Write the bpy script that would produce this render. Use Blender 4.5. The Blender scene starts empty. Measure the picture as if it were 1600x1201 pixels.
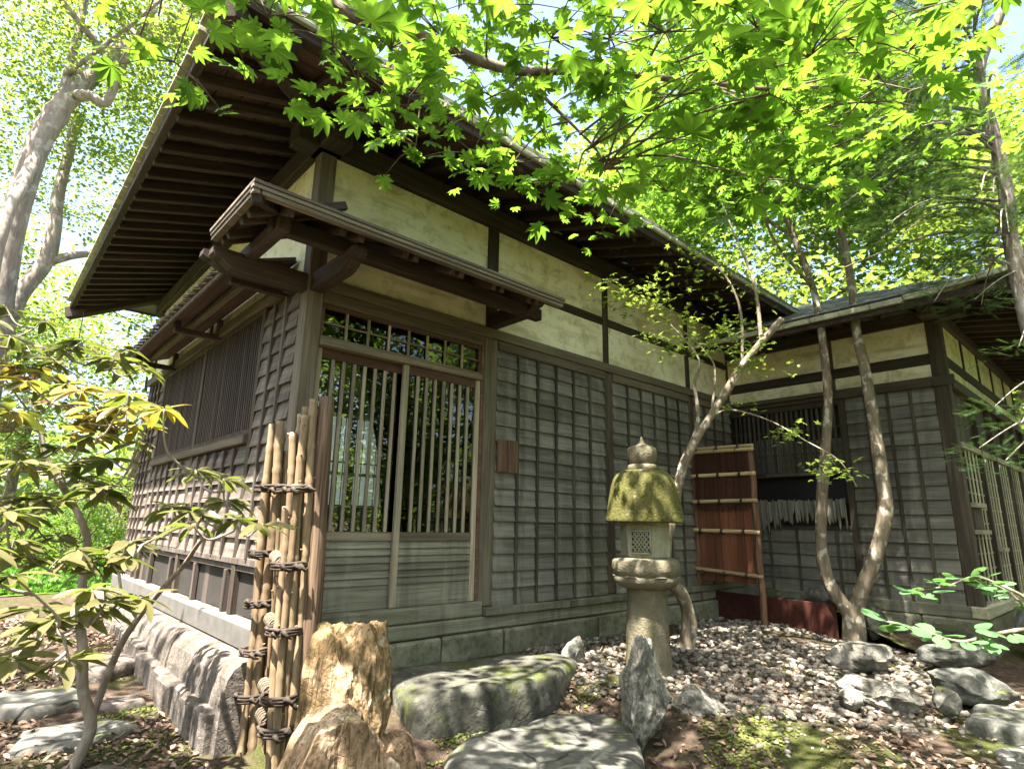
import bpy, math, random
import numpy as np
from mathutils import Vector, Matrix, Euler, noise

scene = bpy.context.scene
COL = scene.collection
R = math.radians
rng = np.random.default_rng(7)
random.seed(7)

# ------------------------------------------------------------------ camera
cam_data = bpy.data.cameras.new("camera")
cam_data.sensor_fit = 'HORIZONTAL'
cam_data.sensor_width = 36.0
cam_data.lens = 20.588
cam_data.clip_start = 0.05
cam_data.clip_end = 2000.0
cam = bpy.data.objects.new("camera", cam_data)
COL.objects.link(cam)
_r = (0.738207, -0.674325, 0.018335)
_u = (-0.169303, -0.158895, 0.972671)
_f = (0.652983, 0.721136, 0.231463)
CAM = Vector((-1.50507, -3.79645, 1.00111))
cam.matrix_world = Matrix(((_r[0], _u[0], -_f[0], CAM.x), (_r[1], _u[1], -_f[1], CAM.y),
                           (_r[2], _u[2], -_f[2], CAM.z), (0, 0, 0, 1)))
scene.camera = cam

# ------------------------------------------------------------------ light
SUN_DIR = Vector((-1.0, -0.30, 2.53)).normalized()
world = bpy.data.worlds.new("World")
scene.world = world
world.use_nodes = True
wn = world.node_tree
wn.nodes.clear()
w_out = wn.nodes.new('ShaderNodeOutputWorld')
w_bg = wn.nodes.new('ShaderNodeBackground')
w_sky = wn.nodes.new('ShaderNodeTexSky')
w_sky.sky_type = 'NISHITA'
w_sky.sun_disc = False
w_sky.sun_elevation = math.asin(SUN_DIR.z)
w_sky.sun_rotation = math.atan2(SUN_DIR.x, SUN_DIR.y)
w_sky.air_density = 1.0
w_sky.dust_density = 4.0
w_sky.ozone_density = 1.0
w_bg.inputs['Strength'].default_value = 0.088
wn.links.new(w_sky.outputs[0], w_bg.inputs['Color'])
wn.links.new(w_bg.outputs[0], w_out.inputs[0])
sun_d = bpy.data.lights.new("sun", 'SUN')
sun_d.energy = 5.0
sun_d.angle = R(0.5)
sun_d.color = (1.0, 0.93, 0.82)
sun = bpy.data.objects.new("sun", sun_d)
COL.objects.link(sun)
sun.location = SUN_DIR * 30
sun.rotation_euler = SUN_DIR.to_track_quat('Z', 'Y').to_euler()

scene.view_settings.view_transform = 'Standard'
scene.view_settings.look = 'None'
scene.view_settings.exposure = 2.92
scene.view_settings.gamma = 1.0
scene.view_settings.use_curve_mapping = False
scene.render.engine = 'CYCLES'
scene.cycles.max_bounces = 7
scene.cycles.diffuse_bounces = 4
scene.cycles.glossy_bounces = 3
scene.cycles.transmission_bounces = 5
scene.cycles.transparent_max_bounces = 10
scene.cycles.use_denoising = True
scene.cycles.caustics_reflective = False
scene.cycles.caustics_refractive = False


# ------------------------------------------------------------------ tags
def tag(o, label=None, cat=None, group=None, kind=None):
    if label: o['label'] = label
    if cat: o['category'] = cat
    if group: o['group'] = group
    if kind: o['kind'] = kind
    return o

def empty(name, loc, label, cat, group=None):
    o = bpy.data.objects.new(name, None)
    o.empty_display_size = 0.1
    o.location = loc
    COL.objects.link(o)
    return tag(o, label, cat, group)

def link(name, me, parent=None, loc=(0, 0, 0), rot=(0, 0, 0)):
    o = bpy.data.objects.new(name, me)
    COL.objects.link(o)
    o.location = loc
    o.rotation_euler = rot
    if parent is not None:
        o.parent = parent
    return o

# ------------------------------------------------------------------ meshes
class MB:
    """collects vertices and faces for one mesh"""
    def __init__(s):
        s.v = []; s.f = []
    def add(s, vs, fs, M=None):
        n = len(s.v)
        if M is not None:
            vs = [tuple(M @ Vector(p)) for p in vs]
        s.v += [tuple(p) for p in vs]
        s.f += [tuple(i + n for i in f) for f in fs]
    def box(s, x0, x1, y0, y1, z0, z1, b=0.003, M=None):
        cx, cy, cz = (x0+x1)/2, (y0+y1)/2, (z0+z1)/2
        vs, fs = chamfer((x1-x0), (y1-y0), (z1-z0), b)
        vs = [(p[0]+cx, p[1]+cy, p[2]+cz) for p in vs]
        s.add(vs, fs, M)
    def prism(s, poly, y0, y1, M=None):
        """poly in the xz plane, extruded along y"""
        n = len(poly)
        vs = [(p[0], y0, p[1]) for p in poly] + [(p[0], y1, p[1]) for p in poly]
        fs = [tuple(range(n)), tuple(range(2*n-1, n-1, -1))]
        fs += [(i, i+n, (i+1) % n + n, (i+1) % n) for i in range(n)]
        s.add(vs, fs, M)
    def tube(s, pts, radii, n=8, cap=True, wob=0.0):
        pts = [Vector(p) for p in pts]
        m = len(pts)
        if not hasattr(radii, '__len__'):
            radii = [radii]*m
        prev = None
        vs = []
        for i, p in enumerate(pts):
            d = (pts[min(i+1, m-1)] - pts[max(i-1, 0)]).normalized()
            if prev is None:
                a = d.orthogonal().normalized()
            else:
                a = prev - d * prev.dot(d)
                a = a.normalized() if a.length > 1e-5 else d.orthogonal().normalized()
            prev = a
            b = d.cross(a)
            for k in range(n):
                t = 2*math.pi*k/n
                rr = radii[i]
                if wob:
                    rr *= 1 + wob*noise.noise(Vector((p.x*3+k*1.7, p.y*3, p.z*3)))
                vs.append(p + (a*math.cos(t) + b*math.sin(t))*rr)
        fs = []
        for i in range(m-1):
            for k in range(n):
                fs.append((i*n+k, i*n+(k+1) % n, (i+1)*n+(k+1) % n, (i+1)*n+k))
        if cap:
            fs.append(tuple(range(n-1, -1, -1)))
            fs.append(tuple((m-1)*n+k for k in range(n)))
        s.add(vs, fs)
    def lathe(s, prof, n=24, c=(0, 0, 0), mod=None, cap=True):
        vs = []
        for (r, z) in prof:
            for k in range(n):
                t = 2*math.pi*k/n
                rr = mod(r, z, t) if mod else r
                vs.append((c[0]+rr*math.cos(t), c[1]+rr*math.sin(t), c[2]+z))
        fs = []
        for i in range(len(prof)-1):
            for k in range(n):
                fs.append((i*n+k, i*n+(k+1) % n, (i+1)*n+(k+1) % n, (i+1)*n+k))
        if cap:
            fs.append(tuple(range(n-1, -1, -1)))
            fs.append(tuple((len(prof)-1)*n+k for k in range(n)))
        s.add(vs, fs)
    def mesh(s, name, mat, smooth=False):
        me = bpy.data.meshes.new(name)
        me.from_pydata(s.v, [], s.f)
        me.materials.append(mat)
        if smooth:
            me.polygons.foreach_set('use_smooth', [True]*len(me.polygons))
        me.update()
        return me
    def build(s, name, mat, parent=None, smooth=False, loc=(0, 0, 0), rot=(0, 0, 0)):
        return link(name, s.mesh(name, mat, smooth), parent, loc, rot)

def chamfer(sx, sy, sz, b):
    hx, hy, hz = sx/2, sy/2, sz/2
    b = min(b, hx*0.45, hy*0.45, hz*0.45)
    vs = []; idx = {}
    for ix in (-1, 1):
        for iy in (-1, 1):
            for iz in (-1, 1):
                for ax in range(3):
                    q = [ix*(hx-b), iy*(hy-b), iz*(hz-b)]
                    q[ax] = (ix*hx, iy*hy, iz*hz)[ax]
                    idx[(ix, iy, iz, ax)] = len(vs)
                    vs.append(tuple(q))
    I = idx
    fs = []
    def quad(a, sgn, cyc):
        out = []
        for (p, q) in cyc:
            k = [0, 0, 0]; k[a] = sgn
            o = [i for i in range(3) if i != a]
            k[o[0]] = p; k[o[1]] = q
            out.append(I[(k[0], k[1], k[2], a)])
        return out
    cyc = [(-1, -1), (1, -1), (1, 1), (-1, 1)]
    for a in range(3):
        for sgn in (-1, 1):
            f = quad(a, sgn, cyc)
            flip = (sgn < 0) ^ (a == 1)
            fs.append(tuple(f[::-1] if flip else f))
    def orient(f):
        c = Vector((0, 0, 0))
        for i in f: c += Vector(vs[i])
        nrm = (Vector(vs[f[1]])-Vector(vs[f[0]])).cross(Vector(vs[f[2]])-Vector(vs[f[1]]))
        return tuple(f) if nrm.dot(c) >= 0 else tuple(f[::-1])
    for a in range(3):
        o = [i for i in range(3) if i != a]
        for s0 in (-1, 1):
            for s1 in (-1, 1):
                def key(sa, ax):
                    k = [0, 0, 0]; k[a] = sa; k[o[0]] = s0; k[o[1]] = s1
                    return I[(k[0], k[1], k[2], ax)]
                fs.append(orient([key(-1, o[0]), key(1, o[0]), key(1, o[1]), key(-1, o[1])]))
    for ix in (-1, 1):
        for iy in (-1, 1):
            for iz in (-1, 1):
                fs.append(orient([I[(ix, iy, iz, 0)], I[(ix, iy, iz, 1)], I[(ix, iy, iz, 2)]]))
    return vs, fs

_boxes = {}
def boxmesh(sx, sy, sz, mat, b=0.003):
    key = (round(sx, 3), round(sy, 3), round(sz, 3), mat.name, b)
    if key not in _boxes:
        m = MB()
        vs, fs = chamfer(sx, sy, sz, b)
        m.add(vs, fs)
        _boxes[key] = m.mesh("box", mat)
    return _boxes[key]

def bx(name, parent, x0, x1, y0, y1, z0, z1, mat, b=0.003, rot=(0, 0, 0), jit=0.0):
    """an axis-aligned box part"""
    me = boxmesh(x1-x0, y1-y0, z1-z0, mat, b)
    if jit:
        rot = tuple(r + random.uniform(-jit, jit) for r in rot)
    return link(name, me, parent, ((x0+x1)/2, (y0+y1)/2, (z0+z1)/2), rot)

def beam(name, parent, p0, p1, w, h, mat, b=0.003, roll=0.0):
    """a straight timber from p0 to p1 (centre line), width w, height h"""
    p0, p1 = Vector(p0), Vector(p1)
    d = p1-p0
    L = d.length
    x = d.normalized()
    up = Vector((0, 0, 1)) if abs(x.z) < 0.95 else Vector((0, 1, 0))
    y = up.cross(x).normalized()
    z = x.cross(y)
    M = Matrix((x, y, z)).transposed()
    if roll:
        M = M @ Matrix.Rotation(roll, 3, 'X')
    return link(name, boxmesh(L, w, h, mat, b), parent, (p0+p1)/2, M.to_euler())

# wall frames: front walls face -y ('F', plane y=P), side walls face -x ('L', plane x=P)
def wp(name, parent, fr, P, a0, a1, z0, z1, o0, o1, mat, b=0.003, tilt=0.0, jit=0.0):
    """box on a wall: from a0 to a1 along it, z0..z1 high, o0..o1 outward of its face"""
    L, D, H = a1-a0, o1-o0, z1-z0
    me = boxmesh(L, D, H, mat, b)
    am, om, zm = (a0+a1)/2, (o0+o1)/2, (z0+z1)/2
    j = (lambda: random.uniform(-jit, jit)) if jit else (lambda: 0.0)
    if fr == 'F':
        return link(name, me, parent, (am, P-om, zm), (tilt+j(), j(), 0))
    return link(name, me, parent, (P-om, am, zm), (tilt+j(), j(), -math.pi/2))

def arr_mesh(name, V, F, mat, smooth=False):
    """mesh from numpy arrays: V (n,3), F (m,k)"""
    me = bpy.data.meshes.new(name)
    n, (m, k) = len(V), F.shape
    me.vertices.add(n)
    me.vertices.foreach_set('co', np.ascontiguousarray(V, dtype=np.float32).ravel())
    me.loops.add(m*k)
    me.loops.foreach_set('vertex_index', np.ascontiguousarray(F, dtype=np.int32).ravel())
    me.polygons.add(m)
    me.polygons.foreach_set('loop_start', np.arange(0, m*k, k, dtype=np.int32))
    me.polygons.foreach_set('loop_total', np.full(m, k, dtype=np.int32))
    if smooth:
        me.polygons.foreach_set('use_smooth', np.ones(m, dtype=bool))
    me.materials.append(mat)
    me.update(calc_edges=True)
    me.validate()
    return me

# ------------------------------------------------------------------ materials
class NT:
    def __init__(s, name):
        s.m = bpy.data.materials.new(name)
        s.m.use_nodes = True
        s.t = s.m.node_tree
        s.t.nodes.clear()
        s.out = s.n('ShaderNodeOutputMaterial')
    def n(s, t, **kw):
        nd = s.t.nodes.new(t)
        for k, v in kw.items():
            if k.startswith('_'):
                setattr(nd, k[1:], v)
        return nd
    def l(s, a, b):
        s.t.links.new(a, b)
    def coords(s, scale=(1, 1, 1), per_object=True, geo=False):
        """object coordinates scaled, shifted per object so alike pieces differ"""
        if geo:
            src = s.n('ShaderNodeNewGeometry').outputs['Position']
        else:
            src = s.n('ShaderNodeTexCoord').outputs['Object']
        v = src
        if per_object:
            oi = s.n('ShaderNodeObjectInfo')
            mul = s.n('ShaderNodeVectorMath', _operation='MULTIPLY')
            comb = s.n('ShaderNodeCombineXYZ')
            for i in range(3):
                s.l(oi.outputs['Random'], comb.inputs[i])
            s.l(comb.outputs[0], mul.inputs[0])
            mul.inputs[1].default_value = (37.0, 91.0, 53.0)
            add = s.n('ShaderNodeVectorMath', _operation='ADD')
            s.l(src, add.inputs[0]); s.l(mul.outputs[0], add.inputs[1])
            v = add.outputs[0]
        sc = s.n('ShaderNodeVectorMath', _operation='MULTIPLY')
        s.l(v, sc.inputs[0])
        sc.inputs[1].default_value = scale
        return sc.outputs[0]
    def noise(s, vec, scale, detail=4, rough=0.55, dist=0.0):
        nd = s.n('ShaderNodeTexNoise')
        nd.inputs['Scale'].default_value = scale
        nd.inputs['Detail'].default_value = detail
        nd.inputs['Roughness'].default_value = rough
        nd.inputs['Distortion'].default_value = dist
        s.l(vec, nd.inputs['Vector'])
        return nd.outputs['Fac']
    def ramp(s, fac, stops):
        nd = s.n('ShaderNodeValToRGB')
        cr = nd.color_ramp
        while len(cr.elements) < len(stops):
            cr.elements.new(0.5)
        for e, (p, c) in zip(cr.elements, stops):
            e.position = p
            e.color = (*c, 1) if len(c) == 3 else c
        s.l(fac, nd.inputs[0])
        return nd.outputs[0]
    def mix(s, fac, a, b, mode='MIX'):
        nd = s.n('ShaderNodeMixRGB', _blend_type=mode)
        for inp, val in ((0, fac), (1, a), (2, b)):
            if isinstance(val, (int, float)):
                nd.inputs[inp].default_value = val
            elif isinstance(val, tuple):
                nd.inputs[inp].default_value = (*val, 1)
            else:
                s.l(val, nd.inputs[inp])
        return nd.outputs[0]
    def math(s, op, a, b=None, clamp=False):
        nd = s.n('ShaderNodeMath', _operation=op)
        nd.use_clamp = clamp
        for i, val in enumerate((a, b)):
            if val is None: continue
            if isinstance(val, (int, float)): nd.inputs[i].default_value = val
            else: s.l(val, nd.inputs[i])
        return nd.outputs[0]
    def maprange(s, v, a, b, c=0.0, d=1.0):
        nd = s.n('ShaderNodeMapRange')
        s.l(v, nd.inputs[0])
        for i, x in enumerate((a, b, c, d)):
            nd.inputs[i+1].default_value = x
        return nd.outputs[0]
    def bump(s, h, strength=0.3, dist=0.01):
        nd = s.n('ShaderNodeBump')
        nd.inputs['Strength'].default_value = strength
        nd.inputs['Distance'].default_value = dist
        s.l(h, nd.inputs['Height'])
        return nd.outputs[0]
    def principled(s, col, rough=0.8, normal=None, spec=0.3, finish=True):
        p = s.n('ShaderNodeBsdfPrincipled')
        if isinstance(col, tuple): p.inputs['Base Color'].default_value = (*col, 1)
        else: s.l(col, p.inputs['Base Color'])
        if isinstance(rough, (int, float)): p.inputs['Roughness'].default_value = rough
        else: s.l(rough, p.inputs['Roughness'])
        p.inputs['Specular IOR Level'].default_value = spec
        if normal is not None: s.l(normal, p.inputs['Normal'])
        if finish: s.l(p.outputs[0], s.out.inputs[0])
        return p
    def worldz(s):
        g = s.n('ShaderNodeNewGeometry')
        x = s.n('ShaderNodeSeparateXYZ')
        s.l(g.outputs['Position'], x.inputs[0])
        return x.outputs[2]

def m_wood(name, dark, mid, light, axis='x', streak=1.0, green=None, rough=0.75, worn=None, bump=0.35, drip=0.0):
    t = NT(name)
    a = 1.2
    sc = {'x': (a, 26, 26), 'z': (26, 26, a), 'y': (26, a, 26)}[axis]
    v = t.coords(sc)
    n1 = t.noise(v, 1.0, 5, 0.6, 0.6)
    v2 = t.coords({'x': (0.6, 5, 5), 'z': (5, 5, 0.6), 'y': (5, 0.6, 5)}[axis])
    n2 = t.noise(v2, 1.3, 3, 0.5, 0.3)
    v3 = t.coords({'x': (2.5, 90, 90), 'z': (90, 90, 2.5), 'y': (90, 2.5, 90)}[axis])
    n3 = t.noise(v3, 1.0, 3, 0.6)
    f = t.math('ADD', t.math('MULTIPLY', n1, 0.6), t.math('MULTIPLY', n2, 0.4))
    col = t.ramp(f, [(0.30, dark), (0.50, mid), (0.70, light)])
    col = t.mix(t.maprange(n3, 0.50, 0.68, 0, 0.75*streak), col, tuple(c*0.45 for c in dark), 'MIX')
    oi = t.n('ShaderNodeObjectInfo')
    br = t.maprange(oi.outputs['Random'], 0, 1, 0.70, 1.30)
    bw = t.n('ShaderNodeCombineXYZ')
    for i in range(3): t.l(br, bw.inputs[i])
    col = t.mix(1.0, col, bw.outputs[0], 'MULTIPLY')
    if green is not None:   # green of bounced light put into the colour low down, with algae
        z = t.worldz()
        g = t.coords((1, 1, 1), False, True)
        gn = t.noise(g, 2.2, 4, 0.6)
        low = t.maprange(z, 1.25, 0.25, 0.0, 1.0)
        k = t.math('MULTIPLY', low, t.maprange(gn, 0.33, 0.62), True)
        col = t.mix(t.math('MULTIPLY', k, 0.55), col, green)
    if drip:     # rain streaks that ran down the old boards
        dn = t.noise(t.coords((9, 9, 0.55), False, True), 1.0, 4, 0.6, 0.2)
        col = t.mix(t.maprange(dn, 0.50, 0.68, 0, drip), col, tuple(c*0.6 for c in dark))
        dl = t.noise(t.coords((5, 5, 0.8), False, True), 1.3, 4, 0.6, 0.3)
        col = t.mix(t.maprange(dl, 0.54, 0.70, 0, drip*.7), col, tuple(min(1, c*1.35) for c in light))
    if worn is not None:
        g = t.coords((1, 1, 1), False, True)
        gn = t.noise(g, 6.0, 5, 0.65)
        col = t.mix(t.maprange(gn, 0.55, 0.72, 0, 0.7), col, worn)
    h = t.math('ADD', t.math('MULTIPLY', n1, 0.6), t.math('MULTIPLY', n3, 0.5))
    t.principled(col, rough, t.bump(h, bump, 0.006), 0.25)
    return t.m

def m_plain(name, col, rough=0.8, var=0.25, scale=8.0, bump=0.2, spec=0.3, detail=5, geo=False):
    t = NT(name)
    v = t.coords((1, 1, 1), not geo, geo)
    n1 = t.noise(v, scale, detail, 0.6)
    d = tuple(c*(1-var) for c in col)
    l = tuple(min(1, c*(1+var)) for c in col)
    c = t.ramp(n1, [(0.3, d), (0.7, l)])
    t.principled(c, rough, t.bump(t.noise(v, scale*4, 4, 0.6), bump, 0.01), spec)
    return t.m

def m_plaster():
    t = NT('plaster')
    v = t.coords((1, 1, 1), False, True)
    n1 = t.noise(v, 1.6, 5, 0.6, 0.4)
    n2 = t.noise(v, 7.0, 6, 0.65, 0.6)
    n3 = t.noise(v, 60.0, 3, 0.6)
    col = t.ramp(n1, [(0.30, (0.60, 0.55, 0.36)), (0.5, (0.75, 0.70, 0.50)), (0.75, (0.82, 0.79, 0.63))])
    col = t.mix(t.maprange(n2, 0.50, 0.70, 0, 0.7), col, (0.34, 0.27, 0.13))
    g = t.coords((1, 1, 6), False, True)
    st = t.noise(g, 1.3, 4, 0.6, 1.0)
    col = t.mix(t.maprange(st, 0.52, 0.68, 0, 0.55), col, (0.33, 0.28, 0.16))
    vo = t.n('ShaderNodeTexVoronoi', _feature='DISTANCE_TO_EDGE'); vo.inputs['Scale'].default_value = 1.3
    t.l(t.coords((1, 1, 1.6), False, True), vo.inputs['Vector'])
    col = t.mix(t.math('MULTIPLY', t.maprange(vo.outputs['Distance'], 0, 0.006, 0.5, 0), t.maprange(n1, 0.5, 0.6)), col, (0.16, 0.13, 0.08))
    t.principled(col, 0.9, t.bump(t.math('ADD', n3, t.math('MULTIPLY', n2, 2.0)), 0.25, 0.006), 0.2)
    return t.m

def m_rock(name, dark, mid, light, scale=3.0, strata=None, grain=(3, 3, 22), amt=0.85, moss=0.0, crack=0.6, lichen=0.0, rough=0.85, stretch=(1, 1, 1)):
    t = NT(name)
    v = t.coords(stretch, True, False)
    n1 = t.noise(v, scale, 6, 0.62, 0.5)
    n2 = t.noise(v, scale*6, 5, 0.6)
    col = t.ramp(n1, [(0.32, dark), (0.5, mid), (0.68, light)])
    if strata is not None:
        vs = t.coords(grain, True, False)
        s1 = t.noise(vs, 0.8, 5, 0.65, 1.2)
        col = t.mix(t.maprange(s1, 0.48, 0.62, 0, amt), col, strata)
    col = t.mix(t.maprange(n2, 0.48, 0.66, 0, 0.6), col, tuple(c*0.55 for c in dark))
    vo = t.n('ShaderNodeTexVoronoi', _feature='DISTANCE_TO_EDGE')
    vo.inputs['Scale'].default_value = scale*1.4
    wv = t.n('ShaderNodeVectorMath', _operation='ADD')
    nz = t.n('ShaderNodeTexNoise'); nz.inputs['Scale'].default_value = scale*1.5
    t.l(v, nz.inputs['Vector'])
    sm = t.n('ShaderNodeVectorMath', _operation='MULTIPLY')
    t.l(nz.outputs['Color'], sm.inputs[0]); sm.inputs[1].default_value = (0.35, 0.35, 0.35)
    t.l(v, wv.inputs[0]); t.l(sm.outputs[0], wv.inputs[1])
    t.l(wv.outputs[0], vo.inputs['Vector'])
    ck = t.maprange(vo.outputs['Distance'], 0.0, 0.035, 1.0, 0.0)
    col = t.mix(t.math('MULTIPLY', ck, crack*0.7), col, tuple(c*0.35 for c in dark))
    if lichen:
        ln = t.noise(v, scale*3.2, 4, 0.55, 0.3)
        col = t.mix(t.maprange(ln, 0.60, 0.66, 0, lichen), col, (0.46, 0.48, 0.38))
    if moss:
        g = t.n('ShaderNodeNewGeometry')
        sx = t.n('ShaderNodeSeparateXYZ'); t.l(g.outputs['Normal'], sx.inputs[0])
        mn = t.noise(v, scale*1.3, 5, 0.65)
        up = t.maprange(sx.outputs[2], -0.2, 0.7)
        k = t.maprange(t.math('ADD', mn, t.math('MULTIPLY', up, 0.10)), 0.72-moss*0.17, 0.80-moss*0.15, 0, 0.9)
        mcol = t.ramp(t.noise(v, scale*22, 4, 0.7), [(0.3, (0.030, 0.040, 0.009)), (0.7, (0.095, 0.115, 0.024))])
        col = t.mix(k, col, mcol)
    h = t.math('SUBTRACT', t.math('ADD', n1, t.math('MULTIPLY', n2, 0.5)), t.math('MULTIPLY', ck, crack*0.5))
    t.principled(col, rough, t.bump(h, 0.8, 0.022), 0.25)
    return t.m

def m_leaf(name, dark, light, trans, fac=0.5, rough=0.55, under=None, island=True):
    t = NT(name)
    g = t.n('ShaderNodeNewGeometry')
    if island:
        rnd = g.outputs['Random Per Island']
    else:
        rnd = t.n('ShaderNodeObjectInfo').outputs['Random']
    cl = t.noise(t.coords((1, 1, 1), False, True), 1.6, 3, 0.6)     # some twigs are paler than others
    rn = t.math('ADD', t.math('MULTIPLY', rnd, 0.5), t.maprange(cl, 0.32, 0.68, 0.0, 0.5), True)
    col = t.ramp(rn, [(0.0, dark), (1.0, light)])
    if under is not None:
        col = t.mix(g.outputs['Backfacing'], col, under)
    p = t.principled(col, rough, None, 0.35, False)
    tr = t.n('ShaderNodeBsdfTranslucent')
    tc = t.ramp(rn, [(0.0, tuple(c*0.65 for c in trans)), (1.0, tuple(min(1, c*1.2) for c in trans))])
    t.l(tc, tr.inputs[0])
    mx = t.n('ShaderNodeMixShader'); mx.inputs[0].default_value = fac
    t.l(p.outputs[0], mx.inputs[1]); t.l(tr.outputs[0], mx.inputs[2])
    t.l(mx.outputs[0], t.out.inputs[0])
    return t.m

def m_bark(name, dark, light, patch=None, scale=6.0, pamt=0.6):
    t = NT(name)
    v = t.coords((1, 1, 0.35), False)
    n1 = t.noise(v, scale, 6, 0.65, 0.4)
    n2 = t.noise(t.coords((4, 4, 0.6), False), scale*2, 5, 0.6)
    col = t.ramp(t.math('ADD', t.math('MULTIPLY', n1, 0.55), t.math('MULTIPLY', n2, 0.45)), [(0.35, dark), (0.65, light)])
    if patch is not None:
        pn = t.noise(t.coords((1, 1, 0.8), False), scale*1.4, 3, 0.5, 0.3)
        col = t.mix(t.maprange(pn, 0.55, 0.62, 0, pamt), col, patch)
    t.principled(col, 0.85, t.bump(t.math('ADD', n1, n2), 0.5, 0.012), 0.2)
    return t.m

def m_glass():
    t = NT('old_window_glass')
    fr = t.n('ShaderNodeFresnel'); fr.inputs[0].default_value = 2.0
    gl = t.n('ShaderNodeBsdfGlossy'); gl.inputs['Roughness'].default_value = 0.0
    v = t.coords((1, 1, 1), False, True)
    b = t.bump(t.noise(v, 2.2, 2, 0.5), 0.05, 0.02)
    t.l(b, gl.inputs['Normal'])
    tr = t.n('ShaderNodeBsdfTransparent'); tr.inputs[0].default_value = (0.96, 0.96, 0.96, 1)
    mx = t.n('ShaderNodeMixShader')
    t.l(fr.outputs[0], mx.inputs[0]); t.l(tr.outputs[0], mx.inputs[1]); t.l(gl.outputs[0], mx.inputs[2])
    t.l(mx.outputs[0], t.out.inputs[0])
    return t.m

def m_paper():
    t = NT('shoji_paper')
    d = t.n('ShaderNodeBsdfDiffuse'); d.inputs[0].default_value = (0.80, 0.82, 0.86, 1)
    tr = t.n('ShaderNodeBsdfTranslucent'); tr.inputs[0].default_value = (0.93, 0.93, 0.95, 1)
    mx = t.n('ShaderNodeMixShader'); mx.inputs[0].default_value = 0.8
    t.l(d.outputs[0], mx.inputs[1]); t.l(tr.outputs[0], mx.inputs[2]); t.l(mx.outputs[0], t.out.inputs[0])
    return t.m

def m_bamboo():
    t = NT('dry_bamboo')
    v = t.coords((18, 18, 0.9))
    n1 = t.noise(v, 1.0, 4, 0.6, 0.3)
    col = t.ramp(n1, [(0.3, (0.075, 0.05, 0.03)), (0.5, (0.195, 0.135, 0.08)), (0.72, (0.34, 0.26, 0.16))])
    n2 = t.noise(t.coords((4, 4, 2)), 2.5, 5, 0.65)
    col = t.mix(t.maprange(n2, 0.56, 0.70, 0, 0.6), col, (0.17, 0.12, 0.075))
    t.principled(col, 0.55, t.bump(n1, 0.25, 0.004), 0.4)
    return t.m

def m_ground():
    t = NT('garden_soil')
    v = t.coords((1, 1, 1), False, True)
    n1 = t.noise(v, 1.1, 6, 0.6, 0.5)
    n2 = t.noise(v, 14, 6, 0.7)
    n3 = t.noise(v, 60, 4, 0.7)
    col = t.ramp(n2, [(0.3, (0.028, 0.020, 0.014)), (0.55, (0.085, 0.060, 0.043)), (0.75, (0.18, 0.13, 0.10))])
    mcol = t.ramp(n3, [(0.3, (0.028, 0.036, 0.010)), (0.7, (0.085, 0.092, 0.026))])
    col = t.mix(t.maprange(n1, 0.52, 0.60), col, mcol)
    t.principled(col, 0.95, t.bump(t.math('ADD', n2, n3), 0.8, 0.03), 0.15)
    return t.m

def m_island(name, stops, rough=0.8, spec=0.3, bump=0.3, scale=40):
    """pieces of one heap, each island its own tone"""
    t = NT(name)
    g = t.n('ShaderNodeNewGeometry')
    col = t.ramp(g.outputs['Random Per Island'], stops)
    v = t.coords((1, 1, 1), False, True)
    n = t.noise(v, scale, 4, 0.6)
    col = t.mix(t.maprange(n, 0.35, 0.7, 0.0, 0.5), col, (0.09, 0.075, 0.06))
    t.principled(col, rough, t.bump(n, bump, 0.006), spec)
    return t.m

def m_lantern(name, moss, base_d, base_l, mc=(0.16, 0.17, 0.035)):
    t = NT(name)
    v = t.coords((1, 1, 1), False)
    n1 = t.noise(v, 9, 6, 0.65, 0.4)
    n2 = t.noise(v, 60, 4, 0.6)
    n3 = t.noise(t.coords((5, 5, 0.9), False), 2.4, 4, 0.6, 0.3)
    col = t.ramp(n1, [(0.3, base_d), (0.7, base_l)])
    mcol = t.ramp(n2, [(0.3, tuple(c*0.55 for c in mc)), (0.7, tuple(c*1.35 for c in mc))])
    col = t.mix(t.maprange(n3, 0.62-moss*0.45, 0.75-moss*0.35, 0, min(1, moss*1.3)), col, mcol)
    col = t.mix(t.maprange(n1, 0.62, 0.7, 0, 0.4), col, (0.40, 0.38, 0.30))
    h = t.math('ADD', n1, t.math('MULTIPLY', n2, 0.8))
    t.principled(col, 0.9, t.bump(h, 0.8, 0.016), 0.2)
    return t.m

M = {}
M['board'] = m_wood('weathered_board', (0.082, 0.076, 0.066), (0.160, 0.150, 0.130), (0.25, 0.238, 0.21), 'x', 0.8, (0.175, 0.172, 0.13), drip=0.6)
M['batten'] = m_wood('weathered_batten', (0.028, 0.024, 0.018), (0.056, 0.049, 0.037), (0.10, 0.09, 0.07), 'z', 0.8, (0.11, 0.11, 0.07))
M['sideboard'] = m_wood('brown_weathered_board', (0.07, 0.056, 0.046), (0.145, 0.118, 0.10), (0.25, 0.21, 0.18), 'x', 0.7, drip=0.5)
M['sidebatten'] = m_wood('brown_batten', (0.04, 0.031, 0.026), (0.085, 0.067, 0.057), (0.16, 0.13, 0.112), 'z', 0.7)
M['beam'] = m_wood('old_beam', (0.028, 0.021, 0.015), (0.055, 0.042, 0.031), (0.10, 0.08, 0.06), 'x', 0.8)
M['beamgrey'] = m_wood('grey_beam', (0.06, 0.046, 0.033), (0.115, 0.092, 0.066), (0.19, 0.155, 0.113), 'x', 0.8)
M['post'] = m_wood('old_post', (0.030, 0.023, 0.017), (0.062, 0.048, 0.036), (0.125, 0.10, 0.076), 'z', 0.8)
M['postgrey'] = m_wood('grey_post', (0.060, 0.048, 0.036), (0.125, 0.102, 0.078), (0.24, 0.20, 0.155), 'z', 0.8, (0.16, 0.15, 0.10))
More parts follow.
